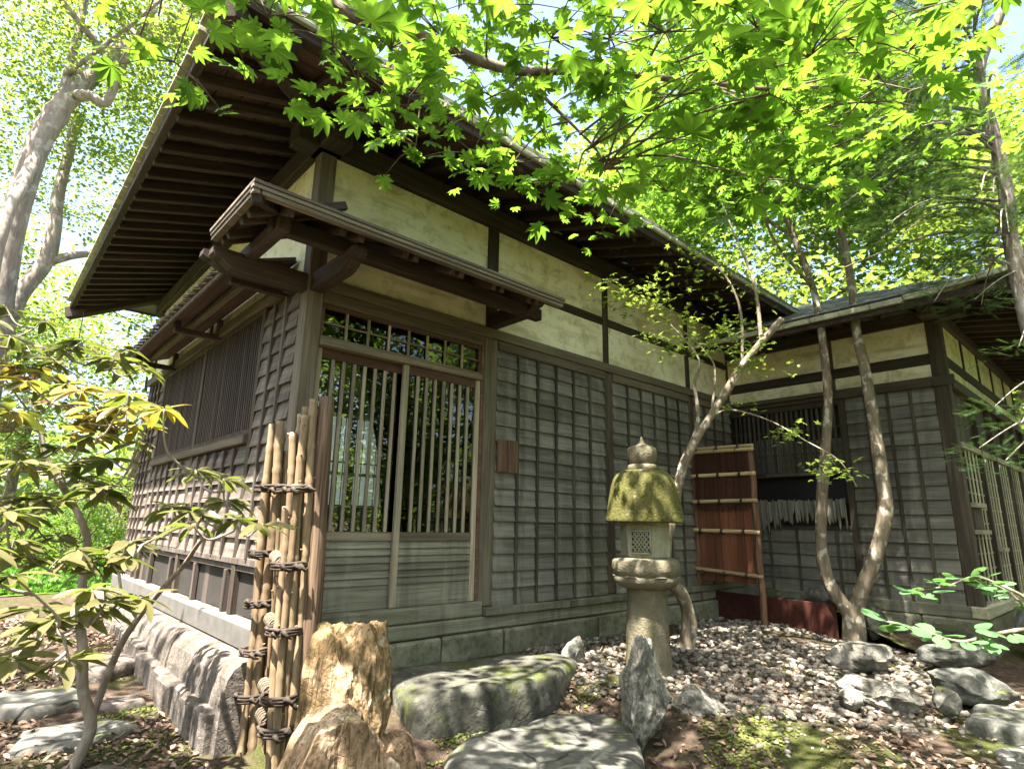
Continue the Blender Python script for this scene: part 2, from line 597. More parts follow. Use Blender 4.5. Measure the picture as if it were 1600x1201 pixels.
M['rafter'] = m_wood('dark_rafter', (0.021, 0.014, 0.011), (0.046, 0.031, 0.025), (0.088, 0.062, 0.05), 'x', 0.8)
M['soffit'] = m_wood('soffit_board', (0.048, 0.029, 0.023), (0.095, 0.060, 0.048), (0.155, 0.103, 0.083), 'x', 0.8)
M['doorx'] = m_wood('door_rail_wood', (0.10, 0.078, 0.055), (0.19, 0.155, 0.115), (0.30, 0.255, 0.19), 'x', 0.6)
M['doorz'] = m_wood('door_bar_wood', (0.15, 0.12, 0.085), (0.29, 0.245, 0.18), (0.44, 0.38, 0.29), 'z', 0.6)
M['doorred'] = m_wood('red_brown_rail', (0.05, 0.027, 0.018), (0.10, 0.056, 0.038), (0.17, 0.10, 0.07), 'x', 0.7)
M['doorlow'] = m_wood('green_grey_door_board', (0.12, 0.112, 0.085), (0.205, 0.195, 0.15), (0.29, 0.28, 0.22), 'x', 0.7, drip=0.5)
M['rotten'] = m_wood('rotten_sill', (0.07, 0.062, 0.045), (0.17, 0.16, 0.115), (0.30, 0.285, 0.225), 'x', 1.0, (0.22, 0.22, 0.16), bump=0.9, drip=0.5)
M['patch'] = m_wood('brown_patch_board', (0.06, 0.032, 0.022), (0.11, 0.062, 0.043), (0.18, 0.11, 0.08), 'z', 0.9)
M['lattice'] = m_wood('dark_lattice', (0.03, 0.02, 0.018), (0.06, 0.042, 0.037), (0.11, 0.08, 0.07), 'z', 0.6)
M['palebar'] = m_wood('pale_lattice_bar', (0.20, 0.19, 0.13), (0.33, 0.31, 0.22), (0.46, 0.44, 0.33), 'z', 0.6)
M['palerail'] = m_wood('pale_lattice_rail', (0.20, 0.19, 0.13), (0.33, 0.31, 0.22), (0.46, 0.44, 0.33), 'x', 0.6)
M['slatroof'] = m_wood('canopy_shingle', (0.07, 0.055, 0.042), (0.14, 0.115, 0.09), (0.25, 0.21, 0.165), 'x', 0.9)
M['eavetile'] = m_plain('pale_roof_edge', (0.36, 0.36, 0.27), 0.7, 0.4, 9, 0.3)
M['roof'] = m_plain('roof_sheet', (0.15, 0.15, 0.13), 0.7, 0.4, 3, 0.3)
M['slate'] = m_plain('grey_slate', (0.20, 0.205, 0.21), 0.6, 0.35, 6, 0.3, 0.4)
M['plaster'] = m_plaster()
M['white'] = m_plain('white_plaster', (0.72, 0.72, 0.70), 0.9, 0.12, 4, 0.1)
M['found'] = m_rock('foundation_tuff', (0.11, 0.105, 0.07), (0.18, 0.175, 0.12), (0.26, 0.255, 0.18), 3.0, moss=0.15, crack=0.0, lichen=0.15)
M['sidefound'] = m_rock('side_foundation_stone', (0.07, 0.058, 0.048), (0.13, 0.11, 0.094), (0.20, 0.175, 0.15), 5.0, moss=0.05, crack=0.2)
M['concrete'] = m_plain('sill_concrete', (0.11, 0.103, 0.095), 0.85, 0.25, 5, 0.3)
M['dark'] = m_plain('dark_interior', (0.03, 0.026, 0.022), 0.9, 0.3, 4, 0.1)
M['tatami'] = m_plain('tatami', (0.14, 0.12, 0.06), 0.9, 0.2, 30, 0.2)
M['black'] = m_plain('black_lacquer_and_shade', (0.012, 0.012, 0.014), 0.5, 0.2, 10, 0.1)  # lacquer black, also the painted shade inside the lantern opening
M['glass'] = m_glass()
M['paper'] = m_paper()
M['bamboo'] = m_bamboo()
M['rope'] = m_wood('palm_rope', (0.02, 0.015, 0.012), (0.05, 0.038, 0.03), (0.10, 0.08, 0.062), 'x', 0.8)
M['ropelight'] = m_wood('light_rope', (0.09, 0.07, 0.05), (0.17, 0.14, 0.10), (0.28, 0.24, 0.18), 'x', 0.8)
M['brush'] = m_wood('brushwood', (0.035, 0.015, 0.01), (0.08, 0.034, 0.02), (0.14, 0.065, 0.04), 'z', 0.9)
M['barkpanel'] = m_wood('red_bark_panel', (0.07, 0.027, 0.013), (0.145, 0.055, 0.027), (0.22, 0.09, 0.046), 'z', 0.7)
M['fencepost'] = m_wood('log_post', (0.06, 0.03, 0.018), (0.13, 0.068, 0.042), (0.24, 0.14, 0.09), 'z', 0.8)
M['stake'] = m_wood('burnt_grain_stake', (0.03, 0.017, 0.011), (0.13, 0.085, 0.056), (0.27, 0.19, 0.135), 'z', 1.0)
M['redboard'] = m_wood('dark_red_board', (0.035, 0.010, 0.006), (0.065, 0.018, 0.011), (0.10, 0.03, 0.019), 'x', 0.6)
M['palebark'] = m_wood('pale_bark_strip', (0.08, 0.075, 0.06), (0.21, 0.20, 0.165), (0.36, 0.345, 0.295), 'z', 1.0)
M['soil'] = m_ground()
M['yrock'] = m_rock('ochre_rock', (0.095, 0.064, 0.028), (0.25, 0.165, 0.08), (0.45, 0.32, 0.20), 5.0, (0.05, 0.036, 0.018), (50, 50, 6), 0.9, 0.2, 0.15, 0.3)
M['prock'] = m_rock('pink_tan_rock', (0.12, 0.08, 0.047), (0.28, 0.19, 0.115), (0.46, 0.35, 0.25), 5.0, (0.055, 0.038, 0.02), (46, 46, 6), 0.9, 0.1, 0.15, 0.3)
M['mossrock'] = m_rock('mossy_dark_stone', (0.030, 0.030, 0.024), (0.068, 0.066, 0.053), (0.12, 0.116, 0.097), 3.2, moss=0.75, crack=0.15, lichen=0.15)
M['flag'] = m_rock('grey_flagstone', (0.06, 0.06, 0.052), (0.115, 0.113, 0.10), (0.19, 0.186, 0.168), 1.7, moss=0.35, crack=1.0, lichen=0.25)
M['greyrock'] = m_rock('grey_rock', (0.06, 0.058, 0.048), (0.13, 0.124, 0.106), (0.22, 0.21, 0.185), 5.0, moss=0.25, crack=0.2, lichen=0.3)
M['whiterock'] = m_rock('pale_pocked_rock', (0.09, 0.083, 0.068), (0.24, 0.23, 0.195), (0.40, 0.385, 0.335), 7.0, (0.06, 0.057, 0.05), (9, 9, 5), 0.9, 0.15, 0.3, 0.3)
M['darkrock'] = m_rock('dark_garden_rock', (0.05, 0.052, 0.045), (0.095, 0.097, 0.085), (0.15, 0.15, 0.13), 4.0, moss=0.5, crack=0.2, lichen=0.2)
M['bluerock'] = m_rock('blue_grey_rock', (0.075, 0.085, 0.085), (0.13, 0.145, 0.145), (0.17, 0.185, 0.185), 5.0, moss=0.25, crack=0.2, lichen=0.15)
M['pebble'] = m_island('pebble_stone', [(0.0, (0.065, 0.056, 0.044)), (0.4, (0.13, 0.114, 0.09)), (0.8, (0.22, 0.198, 0.162)), (1.0, (0.38, 0.35, 0.31))])
M['litter'] = m_island('dry_leaf_litter', [(0.0, (0.07, 0.04, 0.025)), (0.5, (0.19, 0.12, 0.08)), (1.0, (0.36, 0.26, 0.19))], 0.8)
M['moss'] = m_island('moss_tuft', [(0.0, (0.035, 0.05, 0.010)), (0.6, (0.085, 0.105, 0.02)), (1.0, (0.15, 0.165, 0.035))], 0.95, 0.1)
M['grass'] = m_leaf('lawn_grass', (0.07, 0.17, 0.02), (0.14, 0.28, 0.04), (0.15, 0.32, 0.04), 0.35)
M['lanterncap'] = m_lantern('mossy_lantern_cap', 0.85, (0.055, 0.05, 0.03), (0.11, 0.10, 0.06), (0.078, 0.076, 0.02))
M['lanternbox'] = m_lantern('lantern_firebox_stone', 0.35, (0.22, 0.21, 0.15), (0.38, 0.37, 0.28), (0.19, 0.185, 0.075))
M['lanternstone'] = m_lantern('lantern_stone', 0.30, (0.10, 0.088, 0.058), (0.19, 0.17, 0.118), (0.12, 0.112, 0.04))
M['maple'] = m_leaf('maple_leaf', (0.035, 0.095, 0.009), (0.085, 0.165, 0.018), (0.19, 0.37, 0.028), 0.55, 0.5)
M['mapleobj'] = m_leaf('big_maple_leaf', (0.035, 0.095, 0.009), (0.085, 0.165, 0.018), (0.19, 0.37, 0.028), 0.55, 0.5, None, False)
M['leaf'] = m_leaf('green_leaf', (0.05, 0.12, 0.014), (0.11, 0.20, 0.028), (0.24, 0.38, 0.04), 0.5)
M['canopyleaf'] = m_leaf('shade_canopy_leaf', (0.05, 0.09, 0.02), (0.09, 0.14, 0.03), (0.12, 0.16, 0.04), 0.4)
M['leafpale'] = m_leaf('pale_leaf', (0.055, 0.115, 0.02), (0.12, 0.19, 0.04), (0.25, 0.34, 0.05), 0.5)
M['leafdark'] = m_leaf('conifer_needles', (0.02, 0.05, 0.014), (0.05, 0.10, 0.03), (0.08, 0.15, 0.03), 0.3)
M['rhodo'] = m_leaf('rhododendron_leaf', (0.045, 0.10, 0.022), (0.12, 0.185, 0.05), (0.24, 0.30, 0.045), 0.3, 0.36, (0.12, 0.11, 0.05), False)
M['rhodomass'] = m_leaf('rhododendron_foliage', (0.045, 0.10, 0.022), (0.12, 0.185, 0.05), (0.24, 0.30, 0.045), 0.3, 0.36, (0.12, 0.11, 0.05), True)
M['rhodoyellow'] = m_leaf('sunlit_rhododendron_leaf', (0.15, 0.15, 0.03), (0.27, 0.23, 0.05), (0.42, 0.36, 0.045), 0.4, 0.4, (0.22, 0.155, 0.05), False)  # sun glow put into the leaf colour, with its rusty underside
M['deadleaf'] = m_leaf('dead_brown_leaf', (0.10, 0.05, 0.03), (0.20, 0.11, 0.07), (0.2, 0.10, 0.05), 0.25, 0.7, None, False)
M['roundleaf'] = m_leaf('round_blue_green_leaf', (0.07, 0.17, 0.06), (0.11, 0.24, 0.095), (0.16, 0.32, 0.08), 0.35, 0.5, None, False)
M['barkpale'] = m_bark('pale_smooth_bark', (0.085, 0.066, 0.042), (0.24, 0.20, 0.145), (0.44, 0.42, 0.34), 9.0, 0.8)
M['barkgrey'] = m_bark('grey_flaking_bark', (0.14, 0.115, 0.095), (0.33, 0.28, 0.235), (0.44, 0.41, 0.37), 5.0, 0.55)
M['barkbrown'] = m_bark('brown_bark', (0.07, 0.05, 0.034), (0.16, 0.12, 0.085), (0.27, 0.235, 0.18), 8.0, 0.4)
M['bronze'] = m_plain('dark_bronze', (0.03, 0.035, 0.035), 0.5, 0.3, 20, 0.1)

# ------------------------------------------------------------------ ground
def sstep(t):
    t = min(1.0, max(0.0, t))
    return t*t*(3-2*t)
def G(x, y):
    """height of the ground"""
    a = -0.30*sstep((-0.15-y)/1.6)*sstep((2.1-x)/1.0) - 0.22*sstep((-0.5-y)/2.6)
    a = max(a, -0.36)
    b = -0.27 + 0.27*sstep((y-0.6)/3.2) if y > -0.6 else -0.30
    t = sstep((0.04+0.42*sstep((-0.08-y)/0.3)-x)/(0.10+0.3*sstep((-0.08-y)/0.3)))
    h = a*(1-t) + b*t
    if y < -0.6 and x < 0.4:
        h = a*(1-t) + min(a, -0.27)*t
    h += 0.10*sstep((x-5.0)/3.0)*sstep((1.5+y)/-1.0 if y < -1.5 else 0)
    h += 0.025*noise.noise(Vector((x*1.3, y*1.3, 0.3)))*(1 if -8 < x < 14 and -12 < y < 12 else 0.0)
    return h

def build_ground():
    xs = np.concatenate([np.array([-300, -120, -60, -30, -18, -12, -9]), np.arange(-7, 12.01, 0.16), np.array([14, 18, 26, 40, 70, 140, 300])])
    ys = np.concatenate([np.array([-300, -120, -60, -30, -18, -12, -9]), np.arange(-7, 8.01, 0.16), np.array([10, 13, 18, 26, 40, 70, 140, 300])])
    V = np.array([(x, y, G(x, y)) for y in ys for x in xs])
    nx = len(xs)
    i, j = np.meshgrid(np.arange(nx-1), np.arange(len(ys)-1))
    a = (j*nx+i).ravel()
    F = np.stack([a, a+1, a+1+nx, a+nx], 1)
    g = link('ground', arr_mesh('ground', V, F, M['soil'], True))
    g['kind'] = 'structure'
build_ground()

# ------------------------------------------------------------------ the tea house
house = empty('tea_house', (0, 0, 0), 'large wooden tea house with cream plaster, lattice sliding doors and deep black eaves', 'house')
H = house

def weatherboards(parent, fr, P, a0, a1, z0, z1, n, mat, bmat, battens, bw=0.026):
    h = (z1-z0)/n
    for i in range(n):
        cut = [a0, a1]
        if len(battens) > 2 and random.random() < .6: cut = [a0, random.choice(battens), a1]   # butt joint behind a batten
        for c0, c1 in zip(cut[:-1], cut[1:]):
            dz = random.uniform(-.004, .004)
            wp('weatherboard', parent, fr, P, c0+.001, c1-.001, z0+i*h-0.006+dz, z0+(i+1)*h+0.010, -0.015, 0.003+random.uniform(0, .003), mat, 0.002, -0.17+random.uniform(-.03, .03), 0.005)
    for a in battens:
        wp('batten', parent, fr, P, a-bw/2, a+bw/2, z0+0.001, z1-0.001, 0.005, 0.030, bmat, 0.003, 0, 0.0015)

def even(a0, a1, n):
    """n inner positions that split a0..a1 into n+1 equal fields"""
    return [a0+(a1-a0)*(i+1)/(n+1) for i in range(n)]

# --- front wall: posts
bx('corner_post', H, -0.006, 0.115, -0.006, 0.115, -0.02, 3.655, M['postgrey'], 0.006)
bx('post', H, 1.602, 1.747, -0.012, 0.10, 0.36, 2.586, M['postgrey'], 0.006)
bx('post', H, 3.235, 3.370, -0.008, 0.10, 0.356, 2.586, M['post'], 0.006)
bx('post', H, 4.866, 4.985, -0.008, 0.10, 0.356, 2.586, M['post'], 0.006)
for x0, x1 in ((1.622, 1.744), (3.252, 3.334), (4.872, 4.952)):
    bx('upper_post', H, x0, x1, 0.0, 0.10, 2.679, 3.655, M['post'], 0.004)
# horizontal timbers
bx('head_beam', H, 0.117, 5.91, -0.035, 0.08, 2.588, 2.677, M['beamgrey'], 0.006)
for x0, x1 in ((0.117, 1.620), (1.746, 3.250), (3.336, 4.870), (4.954, 5.91)):
    bx('middle_rail', H, x0, x1, 0.0, 0.08, 3.112, 3.197, M['beam'], 0.004)
bx('eave_beam', H, -0.20, 6.3, -0.045, 0.145, 3.657, 3.845, M['beam'], 0.008)
bx('ground_sill', H, 0.0, 5.91, -0.045, 0.10, 0.190, 0.290, M['rotten'], 0.012, (0.0, 0.0, 0.0))
bx('door_sill', H, 0.117, 1.640, -0.035, 0.10, 0.293, 0.405, M['rotten'], 0.014)
bx('water_board', H, 1.644, 2.62, -0.075, 0.03, 0.292, 0.352, M['rotten'], 0.006, (0, 0.006, 0))
bx('water_board', H, 2.625, 5.91, -0.070, 0.03, 0.292, 0.352, M['rotten'], 0.006, (0, -0.002, 0))
# plaster
for x0, x1 in ((0.117, 1.620), (1.746, 3.250), (3.336, 4.870), (4.954, 5.91)):
    bx('plaster_panel', H, x0, x1, 0.016, 0.07, 3.199, 3.655, M['plaster'], 0.002)
    bx('plaster_panel', H, x0, x1, 0.016, 0.07, 2.680, 3.110, M['plaster'], 0.002)
# weatherboards, three bays
weatherboards(H, 'F', 0.0, 1.749, 3.233, 0.356, 2.500, 16, M['board'], M['batten'], even(1.747, 3.235, 5))
weatherboards(H, 'F', 0.0, 3.372, 4.864, 0.356, 2.500, 16, M['board'], M['batten'], even(3.37, 4.866, 5))
weatherboards(H, 'F', 0.0, 4.987, 5.91, 0.356, 2.500, 16, M['board'], M['batten'], even(4.985, 5.92, 3))
for x0, x1 in ((1.749, 3.233), (3.372, 4.864), (4.987, 5.91)):
    bx('top_trim', H, x0, x1, -0.022, 0.03, 2.502, 2.585, M['beamgrey'], 0.003)
    bx('wall_core', H, x0, x1, 0.03, 0.08, 0.36, 2.58, M['dark'], 0.002)
bx('patch_board', H, 1.752, 1.862, -0.036, -0.020, 1.432, 1.705, M['patch'], 0.002)
bx('patch_board', H, 1.866, 1.985, -0.036, -0.020, 1.430, 1.708, M['patch'], 0.002)
# foundation stones
xs = [0.0, 0.62, 1.24, 1.85, 2.41, 3.02, 3.62, 4.2, 4.8, 5.35, 5.95]
for a, b in zip(xs[:-1], xs[1:]):
    bx('foundation_stone', H, a+0.006, b-0.006, -0.065-random.uniform(0, .018), 0.10, -0.12, 0.186-random.uniform(0, .006), M['found'], 0.018, (0, 0, random.uniform(-.004, .004)))

# --- entrance doors
def door(name, x0, x1, y, zb=0.407, zt=2.187, nbar=7):
    t = 0.034
    sw = 0.048
    d = bx(name, H, x0, x0+sw, y-t/2, y+t/2, zb, zt, M['doorz'], 0.004)
    o = d.location.copy()
    def sub(nm, a0, a1, b0, b1, c0, c1, m, bb=0.003, rot=(0, 0, 0)):
        p = bx(nm, d, a0, a1, b0, b1, c0, c1, m, bb, rot)
        p.location = Vector(p.location)-o
        return p
    sub('stile', x1-sw, x1, y-t/2, y+t/2, zb, zt, M['doorz'], 0.004)
    a, b = x0+sw+0.001, x1-sw-0.001
    sub('rail', a, b, y-0.014, y+0.014, 2.115, zt, M['doorred'])
    sub('rail', a, b, y-0.016, y+0.014, 0.866, 0.927, M['doorx'])
    for z in (1.728, 1.322):
        sub('cross_bar', a, b, y+0.005, y+0.016, z-0.011, z+0.011, M['doorx'], 0.002)
    for p in even(a, b, nbar):
        sub('lattice_bar', p-0.0125, p+0.0125, y-0.020, y-0.0015, 0.928, 2.114, M['doorz'], 0.003)
    n = 6
    hh = (0.865-0.565)/n
    for i in range(n):
        sub('louvre_board', a, b, y-0.007, y+0.005, 0.565+i*hh-0.003, 0.565+(i+1)*hh+0.008, M['doorlow'], 0.002, (-0.30, 0, 0))
    sub('kick_board', a, b, y-0.006, y+0.006, zb, 0.562, M['doorlow'], 0.002)
    sub('pane', a, b, y+0.000, y+0.003, 0.929, 2.113, M['glass'], 0.0005)
    return d
door('sliding_door', 0.118, 0.893, 0.060)
door('sliding_door', 0.812, 1.570, 0.018)
bx('door_jamb', H, 1.572, 1.600, -0.004, 0.09, 0.407, 2.586, M['doorred'], 0.003)
bx('door_lintel', H, 0.117, 1.571, -0.022, 0.09, 2.189, 2.237, M['doorx'], 0.004)
bx('transom_head', H, 0.117, 1.571, -0.012, 0.08, 2.500, 2.586, M['beamgrey'], 0.004)
tf = bx('transom_window', H, 0.117, 1.571, 0.004, 0.034, 2.468, 2.498, M['doorred'], 0.003)
def tsub(nm, a0, a1, b0, b1, c0, c1, m, b=0.002):
    p = bx(nm, tf, a0, a1, b0, b1, c0, c1, m, b); p.location = Vector(p.location)-tf.location; return p
tsub('frame', 0.117, 1.571, 0.004, 0.034, 2.239, 2.262, M['doorx'])
tsub('frame', 0.117, 0.139, 0.004, 0.034, 2.263, 2.467, M['doorred'])
tsub('frame', 1.545, 1.571, 0.004, 0.034, 2.263, 2.467, M['doorred'])
for p in even(0.139, 1.545, 7):
    tsub('glazing_bar', p-0.0095, p+0.0095, 0.006, 0.022, 2.263, 2.467, M['doorz'])
tsub('glazing_bar', 0.14, 1.544, 0.010, 0.024, 2.357, 2.370, M['doorx'])
tsub('pane', 0.13, 1.55, 0.027, 0.030, 2.25, 2.48, M['glass'], 0.0005)

# --- rooms seen through the door
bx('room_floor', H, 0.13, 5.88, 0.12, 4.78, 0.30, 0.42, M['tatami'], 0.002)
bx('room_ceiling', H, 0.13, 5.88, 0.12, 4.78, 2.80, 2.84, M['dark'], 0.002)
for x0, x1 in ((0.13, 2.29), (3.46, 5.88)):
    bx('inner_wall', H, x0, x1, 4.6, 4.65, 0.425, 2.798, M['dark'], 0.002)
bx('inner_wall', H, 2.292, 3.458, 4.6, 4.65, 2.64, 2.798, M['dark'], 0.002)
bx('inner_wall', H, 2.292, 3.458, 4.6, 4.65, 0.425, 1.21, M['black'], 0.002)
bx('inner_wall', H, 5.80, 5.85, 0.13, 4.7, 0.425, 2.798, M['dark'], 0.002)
for x0, x1 in ((2.30, 2.74), (2.81, 3.45)):
    s = bx('shoji_screen', H, x0, x1, 4.620, 4.622, 1.215, 2.635, M['paper'], 0.0005)
    def ssub(nm, a0, a1, c0, c1):
        p = bx(nm, s, a0, a1, 4.595, 4.618, c0, c1, M['black'], 0.001); p.location = Vector(p.location)-s.location
    for xx in (x0, x1-0.022):
        ssub('screen_frame', xx, xx+0.022, 1.215, 2.635)
    for zz in (1.212, 1.86, 2.611):
        ssub('screen_frame', x0+0.023, x1-0.023, zz, zz+0.024)
    for xx in even(x0+0.02, x1-0.02, 4):
        ssub('screen_bar', xx-0.003, xx+0.003, 1.24, 2.608)
bx('shoji_post', H, 2.742, 2.808, 4.59, 4.65, 1.215, 2.635, M['black'], 0.002)

# --- left wall (faces -x)
L0 = 4.82
for y0, y1 in ((0.77, 0.845), (2.33, 2.40), (3.93, 4.0)):
    bx('wall_post', H, -0.012, 0.08, y0, y1, 0.345, 2.64, M['post'], 0.004)
bx('wall_post', H, -0.012, 0.10, 4.76, L0, 0.0, 3.655, M['post'], 0.004)
wp('head_beam', H, 'L', 0.0, 0.117, L0+0.08, 2.642, 2.735, -0.08, 0.035, M['beamgrey'], 0.005)
wp('eave_beam', H, 'L', 0.0, -0.20, L0+0.25, 3.657, 3.845, -0.145, 0.045, M['beam'], 0.008)
for y0, y1, z0, z1 in ((0.117, 2.33, 2.737, 3.655), (2.40, 4.758, 2.737, 3.655)):
    wp('plaster_panel', H, 'L', 0.0, y0, y1, z0, z1, -0.07, -0.016, M['plaster'], 0.002)
bx('upper_post', H, 0.0, 0.10, 2.331, 2.399, 2.737, 3.655, M['post'], 0.004)
# boards beside the corner post, both sides of the lattice window
weatherboards(H, 'L', 0.0, 0.117, 0.768, 0.73, 2.60, 14, M['sideboard'], M['sidebatten'], even(0.10, 0.77, 2))
weatherboards(H, 'L', 0.0, 4.002, 4.758, 0.73, 2.60, 14, M['sideboard'], M['sidebatten'], even(4.0, 4.76, 3), 0.022)
for y0, y1 in ((0.847, 2.328), (2.402, 3.928)):
    weatherboards(H, 'L', 0.0, y0, y1, 0.73, 1.545, 6, M['sideboard'], M['sidebatten'], even(y0, y1, 5), 0.03)
    wp('wall_core', H, 'L', 0.0, y0, y1, 0.35, 1.62, -0.08, -0.03, M['dark'], 0.002)
for y0, y1 in ((0.117, 0.768), (4.002, 4.758)):
    wp('wall_core', H, 'L', 0.0, y0, y1, 0.35, 2.63, -0.08, -0.03, M['dark'], 0.002)
wp('window_ledge', H, 'L', 0.0, 0.847, 3.928, 1.562, 1.628, -0.02, 0.045, M['beamgrey'], 0.005)
for y0, y1 in ((0.847, 2.328), (2.402, 3.928)):
    w = wp('lattice_window', H, 'L', 0.0, y0, y1, 1.632, 1.675, -0.04, 0.012, M['lattice'], 0.003)
    wl = w.location.copy(); wr = w.matrix_basis.inverted()
    def lsub(nm, *a, **k):
        p = wp(nm, None, *a, **k); p.parent = w; p.matrix_basis = Matrix.Translation(-wl) @ p.matrix_basis
        p.matrix_basis = Matrix.Rotation(math.pi/2, 4, 'Z') @ p.matrix_basis
        return p
    lsub('window_frame', 'L', 0.0, y0, y1, 2.598, 2.638, -0.04, 0.012, M['lattice'], 0.003)
    lsub('window_back', 'L', 0.0, y0, y1, 1.676, 2.597, -0.045, -0.040, M['dark'], 0.001)
    nb = 28
    for p in even(y0, y1, nb):
        lsub('lattice_bar', 'L', 0.0, p-0.012, p+0.012, 1.677, 2.596, -0.025, 0.004, M['lattice'], 0.002)
# recessed boards over the stone base
wp('lower_rail', H, 'L', 0.0, 0.117, L0, 0.685, 0.727, -0.04, 0.018, M['sidebatten'], 0.003)
wp('lower_rail', H, 'L', 0.0, 0.117, L0, 0.640, 0.680, -0.04, 0.002, M['sidebatten'], 0.003)
y = 0.12
while y < 4.74:
    w_ = random.uniform(0.11, 0.17)
    wp('skirting_board', H, 'L', 0.0, y, min(y+w_, 4.75)-0.006, 0.345, 0.638, -0.055, -0.038+random.uniform(0, .012), M['sidebatten'], 0.002)
    y += w_
for yy in (0.13, 0.95, 1.75, 2.55, 3.35, 4.15):
    wp('skirting_post', H, 'L', 0.0, yy, yy+0.05, 0.345, 0.638, -0.024, 0.014, M['sidebatten'], 0.003)
wp('sill_curb', H, 'L', 0.0, 0.0, L0+0.05, 0.19, 0.343, -0.06, 0.075, M['concrete'], 0.012)
y = -0.06
while y < 4.9:
    w_ = random.uniform(0.55, 0.75)
    m = MB()
    d1 = 0.235+random.uniform(-.015, .015)
    prof = [(0.0, -0.35), (-d1-0.03, -0.35), (-d1-0.02, 0.0), (-d1, 0.11), (-d1+0.035, 0.165), (-d1+0.075, 0.188), (0.0, 0.188)]
    m.prism(prof, y+0.006, min(y+w_, 4.92)-0.006)
    m.build('base_stone', M['sidefound'], H)
    y += w_
y = 0.02
while y < 4.9:
    w_ = random.uniform(0.22, 0.34)
    d = 0.325+random.uniform(-.02, .02)
    zt = -0.055+0.14*sstep((y-0.6)/3.2)+random.uniform(-.012, .012)
    bx('lower_base_stone', H, -d, -0.18, y+0.005, y+w_-0.005, -0.45, zt, M['sidefound'], 0.022, (0, random.uniform(-.01, .01), random.uniform(-.01, .01)))
    y += w_

# --- eaves: rafters, boards, fascia, roof edge
OX, OY = -0.97, -0.94       # outer edge of the roof
RZ0, RS = 3.925, 0.30       # rafter centre height over the wall line, slope
ZR = lambda d: RZ0 - RS*d   # d = distance out from the wall line
YB = 5.62                   # back eave
XR = 7.4
rz = -0.05
yy = -0.62
while yy < YB-0.3:
    # left rafters run out over -x; near the corners they stop at the hip rafter
    i0 = 0.06
    if yy < 0: i0 = yy+0.02
    if yy > 4.8: i0 = -(yy-4.78)
    beam('rafter', H, (min(i0, 0.06), yy, ZR(-min(i0, 0.06))), (-0.90, yy, ZR(0.90)), 0.058, 0.078, M['rafter'], 0.003)
    yy += 0.232
xx = -0.55
while xx < 5.6:
    i0 = 0.06 if xx >= 0 else xx+0.02
    beam('rafter', H, (xx, i0, ZR(-i0)), (xx, -0.88, ZR(0.88)), 0.058, 0.078, M['rafter'], 0.003)
    xx += 0.29
beam('hip_rafter', H, (0.12, 0.12, ZR(-0.12)-0.03), (-0.95, -0.93, ZR(0.95)-0.045), 0.105, 0.15, M['rafter'], 0.006)
beam('hip_rafter', H, (0.10, 4.72, ZR(-0.10)-0.03), (-0.95, 5.60, ZR(0.95)-0.045), 0.105, 0.15, M['rafter'], 0.006)
# boards on top of the rafters
SZ = 0.047
def soffit_row(side, d0, d1, a0, a1):
    a = a0
    while a < a1-0.05:
        l = min(random.uniform(0.9, 1.6), a1-a)
        dm = (d0+d1)/2
        zz = ZR(dm)+SZ+random.uniform(0, 0.004)
        me = boxmesh(round(l-0.004, 2), d1-d0-0.003, 0.012, M['soffit'], 0.002)
        if side == 'L':
            link('soffit_board', me, H, (-dm, a+l/2, zz), (math.atan(RS), 0, -math.pi/2))
        else:
            link('soffit_board', me, H, (a+l/2, -dm, zz), (math.atan(RS), 0, 0))
        a += l
nrow = 6
for k in range(nrow):
    d0 = -0.05+k*(0.96/nrow); d1 = d0+0.96/nrow
    e = max(0, (d0+d1)/2)
    soffit_row('L', d0, d1, -e, 4.8+e*0.85)
    soffit_row('F', d0, d1, -e, 6.0)
zf = ZR(0.93)
wp('fascia', H, 'L', -0.885, -0.90, YB-0.02, zf+0.005, zf+0.085, 0.0, 0.055, M['rafter'], 0.004)
bx('fascia', H, -0.94, 6.2, -0.915, -0.862, zf+0.012, zf+0.090, M['rafter'], 0.004)
# stacked pale edge pieces all round the eave
zt = zf+0.092
def edge_pieces():
    y = -0.96
    while y < YB+0.03:
        up = 0.10*sstep((y-5.0)/0.7)**2 + 0.05*sstep((-0.3-y)/0.7)
        bx('roof_edge_piece', H, OX-0.01, -0.80, y+0.004, y+0.246, zt+up, zt+up+0.030, M['eavetile'], 0.004, (0.0, 0.12+random.uniform(-.02, .02), 0))
        bx('roof_edge_piece', H, OX+0.012, -0.80, y+0.124, y+0.366, zt+up+0.034, zt+up+0.064, M['eavetile'], 0.004, (0, 0.12+random.uniform(-.02, .02), 0))
        y += 0.25
    x = -0.78
    while x < 6.1:
        bx('roof_edge_piece', H, x+0.004, x+0.296, OY-0.01, -0.78, zt+0.0, zt+0.030, M['eavetile'], 0.004, (0.12+random.uniform(-.02, .02), 0, 0))
        bx('roof_edge_piece', H, x+0.154, x+0.446, OY+0.012, -0.78, zt+0.034, zt+0.064, M['eavetile'], 0.004, (0.12+random.uniform(-.02, .02), 0, 0))
        x += 0.30
edge_pieces()
bx('roof_corner_tile', H, OX-0.05, -0.72, YB-0.05, YB+0.12, zt+0.05, zt+0.13, M['eavetile'], 0.02, (0.25, 0.15, 0.3))
